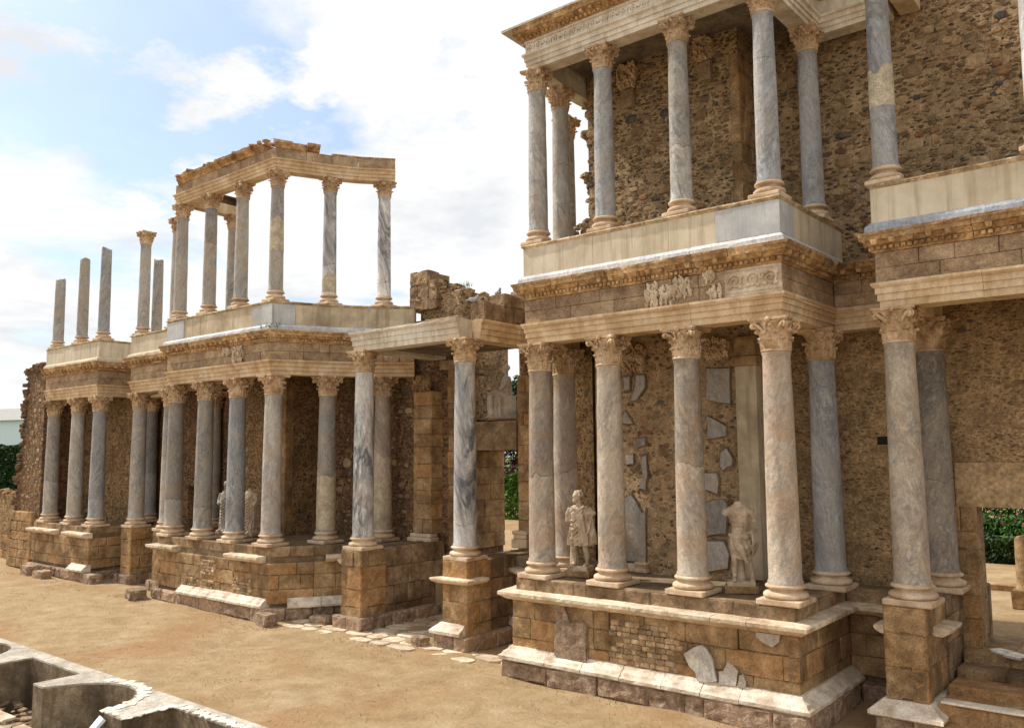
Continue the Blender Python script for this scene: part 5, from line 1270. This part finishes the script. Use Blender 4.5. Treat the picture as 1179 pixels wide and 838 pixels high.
pigeon('grey pigeon perched higher on the blocks above the central portal',-18.0,21.3,10.93,-.5)

# ---------------------------------------------------------------- vegetation
def leafcloud(mb,n,fn,rnd,size=.07):
    for k in range(n):
        c,tone=fn(rnd); s=size*rnd.uniform(.6,1.5)
        a=Vector((rnd.uniform(-1,1),rnd.uniform(-1,1),rnd.uniform(-1,1))).normalized(); b=a.orthogonal().normalized(); d=a.cross(b)
        c=Vector(c); mb.add([c+b*s,c+d*s*.5,c-b*s,c-d*s*.5],[(0,1,2,3)],min(1,max(0,tone+rnd.uniform(-.25,.25))))
def hedge(name,label,x0,x1,y0,y1,z0,z1,n,mat='leaf',seed=1,size=.09,cat='hedge'):
    rnd=random.Random(seed); t=thing(name,label,cat,((x0+x1)/2,(y0+y1)/2,z0))
    mb=MB()
    def f(r):
        face=r.random(); x=r.uniform(x0,x1);y=r.uniform(y0,y1);z=r.uniform(z0,z1)
        bumpy=.12*math.sin(x*2.1)+.08*math.sin(x*5+y*3)
        if face<.35: z=z1+bumpy-abs(r.gauss(0,.1))
        elif face<.6: y=y0+abs(r.gauss(0,.15))+bumpy*.5
        elif face<.75: x=x1-abs(r.gauss(0,.15))
        return (x,y,z),.5+.5*math.sin(x*3+z*4)*.4
    leafcloud(mb,n,f,rnd,size); mb.build('foliage',M[mat],t)
    mb=MB(); 
    nx=max(1,int((x1-x0)/1.2))
    for k in range(nx+1):
        x=x0+.2+(x1-x0-.4)*k/nx; mb.tube([(x,(y0+y1)/2,z0-.05),(x+rnd.uniform(-.2,.2),(y0+y1)/2,z1-.25)],[.05,.02],6)
    mb.build('stems',M['bark'],t); return t
hedge('hedge','low clipped hedge seen through the right-hand door, nearest row',-11.5,-2,38.0,40.0,1.3,2.25,16000,seed=1)
hedge('hedge','second hedge row with red flowers seen through the right-hand door',-15,-4,50,51.5,1.3,2.0,12000,seed=2)
hedge('hedge','tall dark hedge at the back of the garden beyond the right-hand door',-22,-2,60,62,1.3,3.6,20000,seed=3,size=.12)
mb=MB(); mb.box(-24,2,40.3,49.8,1.28,1.34); mb.box(-26,3,51.8,59.8,1.28,1.34); o=struct('garden_lawn',mb,'lawn')
t=thing('flower_bed','red flowers growing in front of the back hedge beyond the door','flowers',(-9,50,1.3)); rnd=random.Random(6); mb=MB()
leafcloud(mb,45,lambda r:((r.uniform(-14,-5),r.choice([49.6,49.8,57]),r.uniform(1.9,2.5)),.5),rnd,.09); mb.build('petals',M['flower'],t)
mb=MB(); leafcloud(mb,1500,lambda r:((r.uniform(-14,-5),r.choice([49.6,49.8,57]),r.uniform(1.4,2.4)),.5),rnd,.07); mb.build('foliage',M['leaf_bright'],t)
hedge('hedge','bright green clipped shrub framed by the central doorway',-37.5,-30,44.2,46.5,1.3,4.3,20000,'leaf_bright',5,.11)
hedge('hedge','tall dark boundary hedge closing the garden behind the right-hand door',-40,12,75,78,1.3,6.5,26000,seed=13,size=.2)
hedge('shrub','maroon leaved shrub above the bright hedge in the central doorway',-42,-33,50,53,1.3,8.2,26000,'leaf_maroon',6,.14,'shrub')
hedge('hedge','dark hedge behind the low wall at the left picture edge',-86,-66,22.5,26,3.35,6.45,22000,'leaf',7,.14)
mb=MB(); mb.box(-85,-64,21.9,22.1,3.35,4.55) ; 
t=thing('rail_wall','thin horizontal garden rail below the dark hedge at far left','rail',(-72,21.5,3.35))
mb=MB(); mb.box(-84,-62,21.4,21.5,4.3,4.42)
for k in range(8): mb.box(-84+k*3,-83.9+k*3,21.4,21.5,3.3,4.3)
mb.build('bars',M['concrete'],t)
# kerb & stump beyond right door
mb=MB(); mb.chamf(-9,3,30.9,31.3,1.28,1.5,.03,.5,.01,rnd); o=mb.build('garden_kerb',M['ashlar']); tag(o,'low stone kerb crossing the path beyond the right-hand door','kerb')
t=thing('column_stump','short broken column stump on a block beyond the right-hand door','column stump',(-4.2,28,1.3))
mb=MB(); o=shaft_mb(.3,.29,1.5,24,5,True,z0=0).build('drum',M['ashlar'],None,'auto'); o.parent=t; o.location=(0,0,.5)
mb=MB(); mb.chamf(-.4,.4,-.4,.4,0,.5,.03,.5,.015,rnd); o=mb.build('block',M['ashlar'],None); o.parent=t
# dark bollard/door leaf edge inside right door
mb=MB(); mb.chamf(-4.42,-4.25,22.75,23.1,1.3,2.6,.04,.5,.01,rnd); tag(mb.build('stone_post',M['ashlar_grey']),'dark mossy stone post just inside the right-hand doorway','post')
# trees beyond
def tree(label,x,y,z0,h,r,seed,mat='leaf',n=16000):
    rnd=random.Random(seed); t=thing('tree',label,'tree',(x,y,z0))
    mb=MB(); mb.tube([(x,y,z0-.1),(x+.1,y,z0+h*.3),(x-.1,y+.1,z0+h*.55)],[.28,.2,.12],10)
    cl=[]
    for k in range(12):
        a=rnd.uniform(0,6.28); e=rnd.uniform(-.2,1.2); rr=r*rnd.uniform(.4,.85); c=Vector((x+rr*math.cos(a)*math.cos(e),y+rr*math.sin(a)*math.cos(e),z0+h*.62+rr*math.sin(e)*1.1)); cl.append((c,r*rnd.uniform(.28,.48)))
        mb.tube([(x,y,z0+h*.4),((x+c.x)/2,(y+c.y)/2,(z0+h*.45+c.z)/2),tuple(c)],[.1,.06,.03],6)
    mb.build('trunk',M['bark'],t); mb=MB()
    def f(r_):
        c,q=cl[r_.randrange(len(cl))]; v=Vector((r_.gauss(0,1),r_.gauss(0,1),r_.gauss(0,1))).normalized()*q*(r_.random()**.4); return tuple(c+v),.4+.3*v.z/q
    leafcloud(mb,n,f,rnd,.13); mb.build('crown',M[mat],t)
tree('green tree glimpsed behind the seated statue through the gap over the doorway',-34.5,44,1.3,9.5,3.2,3)
# building far left
t=thing('white_building','pale low building with grey tiled roof beyond the hedge at the left edge','building',(-110,45,3.3))
mb=MB(); mb.prism([(-135,36),(-101,47.5),(-104,58),(-138,46)],3.0,10.3); mb.build('wall',M['bwall'],t)
mb=MB(); A=[(-136,35.3),(-100.3,47.2),(-103.6,58.6),(-139,46.6)]; rd=[(-137.5,41),(-102,53)]
mb.add([(x,y,10.3) for x,y in A]+[(x,y,12.2) for x,y in rd],[(0,1,5,4),(2,3,4,5),(1,2,5),(3,0,4),(0,1,2,3)]); mb.build('roof',M['broof'],t)
mb=MB(); mb.ball((-108.5,44.9,8.3),.35,(1,.5,1),10); mb.build('round_vent',M['dark'],t)
# weeds on ledges
rnd=random.Random(21)
for i,(x,y,z,rx,lab) in enumerate([(-26.2,18.1,10.36,.5,'dry weeds growing on the cornice corner of the middle pavilion'),(-22.2,24.0,12.2,.7,'weeds on the ruined wall top left of the doorway'),(-39.5,20.6,10.4,.7,'weeds in the cornice angle of the far left pavilion')]):
    mb=MB()
    for k in range(90):
        a=rnd.uniform(0,6.28); p=Vector((x+rnd.gauss(0,rx*.5),y+rnd.gauss(0,.12),z)); d=Vector((math.cos(a)*.1,math.sin(a)*.1,rnd.uniform(.08,.28))); n_=Vector((-d.y,d.x,0)).normalized()*.012
        mb.add([p-n_,p+n_,p+d],[(0,1,2)],rnd.random())
    tag(mb.build('weed_tuft',M['leaf_dry'],None,loc=(x,y,z)),lab,'weeds')

# ---------------------------------------------------------------- camera, light, world
ya=R(39.3); pit=.104; roll=-.0084
def orient():
    fwd=Vector((0,math.cos(pit),math.sin(pit))); up=Vector((0,-math.sin(pit),math.cos(pit))); rt=Vector((1,0,0))
    c,s=math.cos(roll),math.sin(roll); r2=rt*c+up*s; u2=-rt*s+up*c
    m=Matrix((r2,u2,-fwd)).transposed(); return (Matrix.Rotation(ya,3,'Z')@m).to_4x4()
cam=bpy.data.cameras.new('camera'); co_=bpy.data.objects.new('camera',cam); C.objects.link(co_)
co_.matrix_world=Matrix.Translation((0,0,H))@orient(); cam.sensor_width=36; cam.lens=36*974.455/1179; cam.clip_end=3000; cam.clip_start=.1
scene.camera=co_
SD=Vector((-.74,-.17,.92)).normalized()
sl=bpy.data.lights.new('sun','SUN'); sl.energy=4.7; sl.angle=R(1.5); sl.color=(1,.955,.88)
so=bpy.data.objects.new('sun',sl); C.objects.link(so); so.rotation_euler=SD.to_track_quat('Z','Y').to_euler(); so.location=(0,0,60)
w=bpy.data.worlds.new('World'); scene.world=w; w.use_nodes=True; nt=w.node_tree; nt.nodes.clear()
def wn(ty,**k):
    x=nt.nodes.new(ty)
    for a,b in k.items(): setattr(x,a,b)
    return x
out=wn('ShaderNodeOutputWorld'); bg=wn('ShaderNodeBackground'); nt.links.new(bg.outputs[0],out.inputs[0]); bg.inputs['Strength'].default_value=.14
sky=wn('ShaderNodeTexSky',sky_type='NISHITA'); sky.sun_disc=False; sky.sun_elevation=math.asin(SD.z); sky.sun_rotation=math.atan2(SD.x,SD.y); sky.air_density=1.2; sky.dust_density=2.5; sky.ozone_density=1.5
SKYOFF=(2.7,0.9,0)
tc=wn('ShaderNodeTexCoord')
# project the direction onto a cloud layer plane
sp=wn('ShaderNodeSeparateXYZ'); nt.links.new(tc.outputs['Generated'],sp.inputs[0])
def wm(op,a,b=None,clamp=False):
    x=wn('ShaderNodeMath',operation=op); x.use_clamp=clamp
    for i,v in enumerate((a,b)):
        if v is None: continue
        if isinstance(v,(int,float)): x.inputs[i].default_value=v
        else: nt.links.new(v,x.inputs[i])
    return x.outputs[0]
zz=wm('ADD',wm('MAXIMUM',sp.outputs[2],0.),.16)
cb=wn('ShaderNodeCombineXYZ'); nt.links.new(wm('DIVIDE',sp.outputs[0],zz),cb.inputs[0]); nt.links.new(wm('DIVIDE',sp.outputs[1],zz),cb.inputs[1])
mp=wn('ShaderNodeMapping'); nt.links.new(cb.outputs[0],mp.inputs[0]); mp.inputs['Location'].default_value=SKYOFF; mp.inputs['Rotation'].default_value=(0,0,R(-15))
n1=wn('ShaderNodeTexNoise'); nt.links.new(mp.outputs[0],n1.inputs['Vector']); n1.inputs['Scale'].default_value=.75; n1.inputs['Detail'].default_value=9; n1.inputs['Roughness'].default_value=.58; n1.inputs['Distortion'].default_value=.25
n2=wn('ShaderNodeTexNoise'); nt.links.new(mp.outputs[0],n2.inputs['Vector']); n2.inputs['Scale'].default_value=1.9; n2.inputs['Detail'].default_value=7; n2.inputs['Roughness'].default_value=.6
cr=wn('ShaderNodeValToRGB'); nt.links.new(n1.outputs['Fac'],cr.inputs[0]); cr.color_ramp.elements[0].position=.385; cr.color_ramp.elements[1].position=.455; cr.color_ramp.elements[0].color=(.2,.2,.2,1)
sh=wn('ShaderNodeValToRGB'); nt.links.new(n2.outputs['Fac'],sh.inputs[0]); e=sh.color_ramp.elements; e[0].position=.36; e[0].color=(6.0,6.15,6.4,1); e[1].position=.50; e[1].color=(7.4,7.4,7.35,1)
pf=wn('ShaderNodeTexNoise'); nt.links.new(mp.outputs[0],pf.inputs['Vector']); pf.inputs['Scale'].default_value=2.6; pf.inputs['Detail'].default_value=8; pf.inputs['Roughness'].default_value=.6; pr=wn('ShaderNodeValToRGB'); nt.links.new(pf.outputs['Fac'],pr.inputs[0]); pr.color_ramp.elements[0].position=.50; pr.color_ramp.elements[1].position=.60
mx=wn('ShaderNodeMix',data_type='RGBA'); nt.links.new(wm('MAXIMUM',cr.outputs[0],pr.outputs[0]),mx.inputs[0]); tn=wn('ShaderNodeMix',data_type='RGBA',blend_type='MULTIPLY'); tn.inputs[0].default_value=1; nt.links.new(sky.outputs[0],tn.inputs[6]); tn.inputs[7].default_value=(.98,1.12,1.27,1); nt.links.new(tn.outputs[2],mx.inputs[6]); nt.links.new(sh.outputs[0],mx.inputs[7])
nt.links.new(mx.outputs[2],bg.inputs['Color'])
scene.view_settings.view_transform='Standard'; scene.view_settings.look='None'; scene.view_settings.exposure=0; scene.view_settings.gamma=1
scene.render.engine='CYCLES'
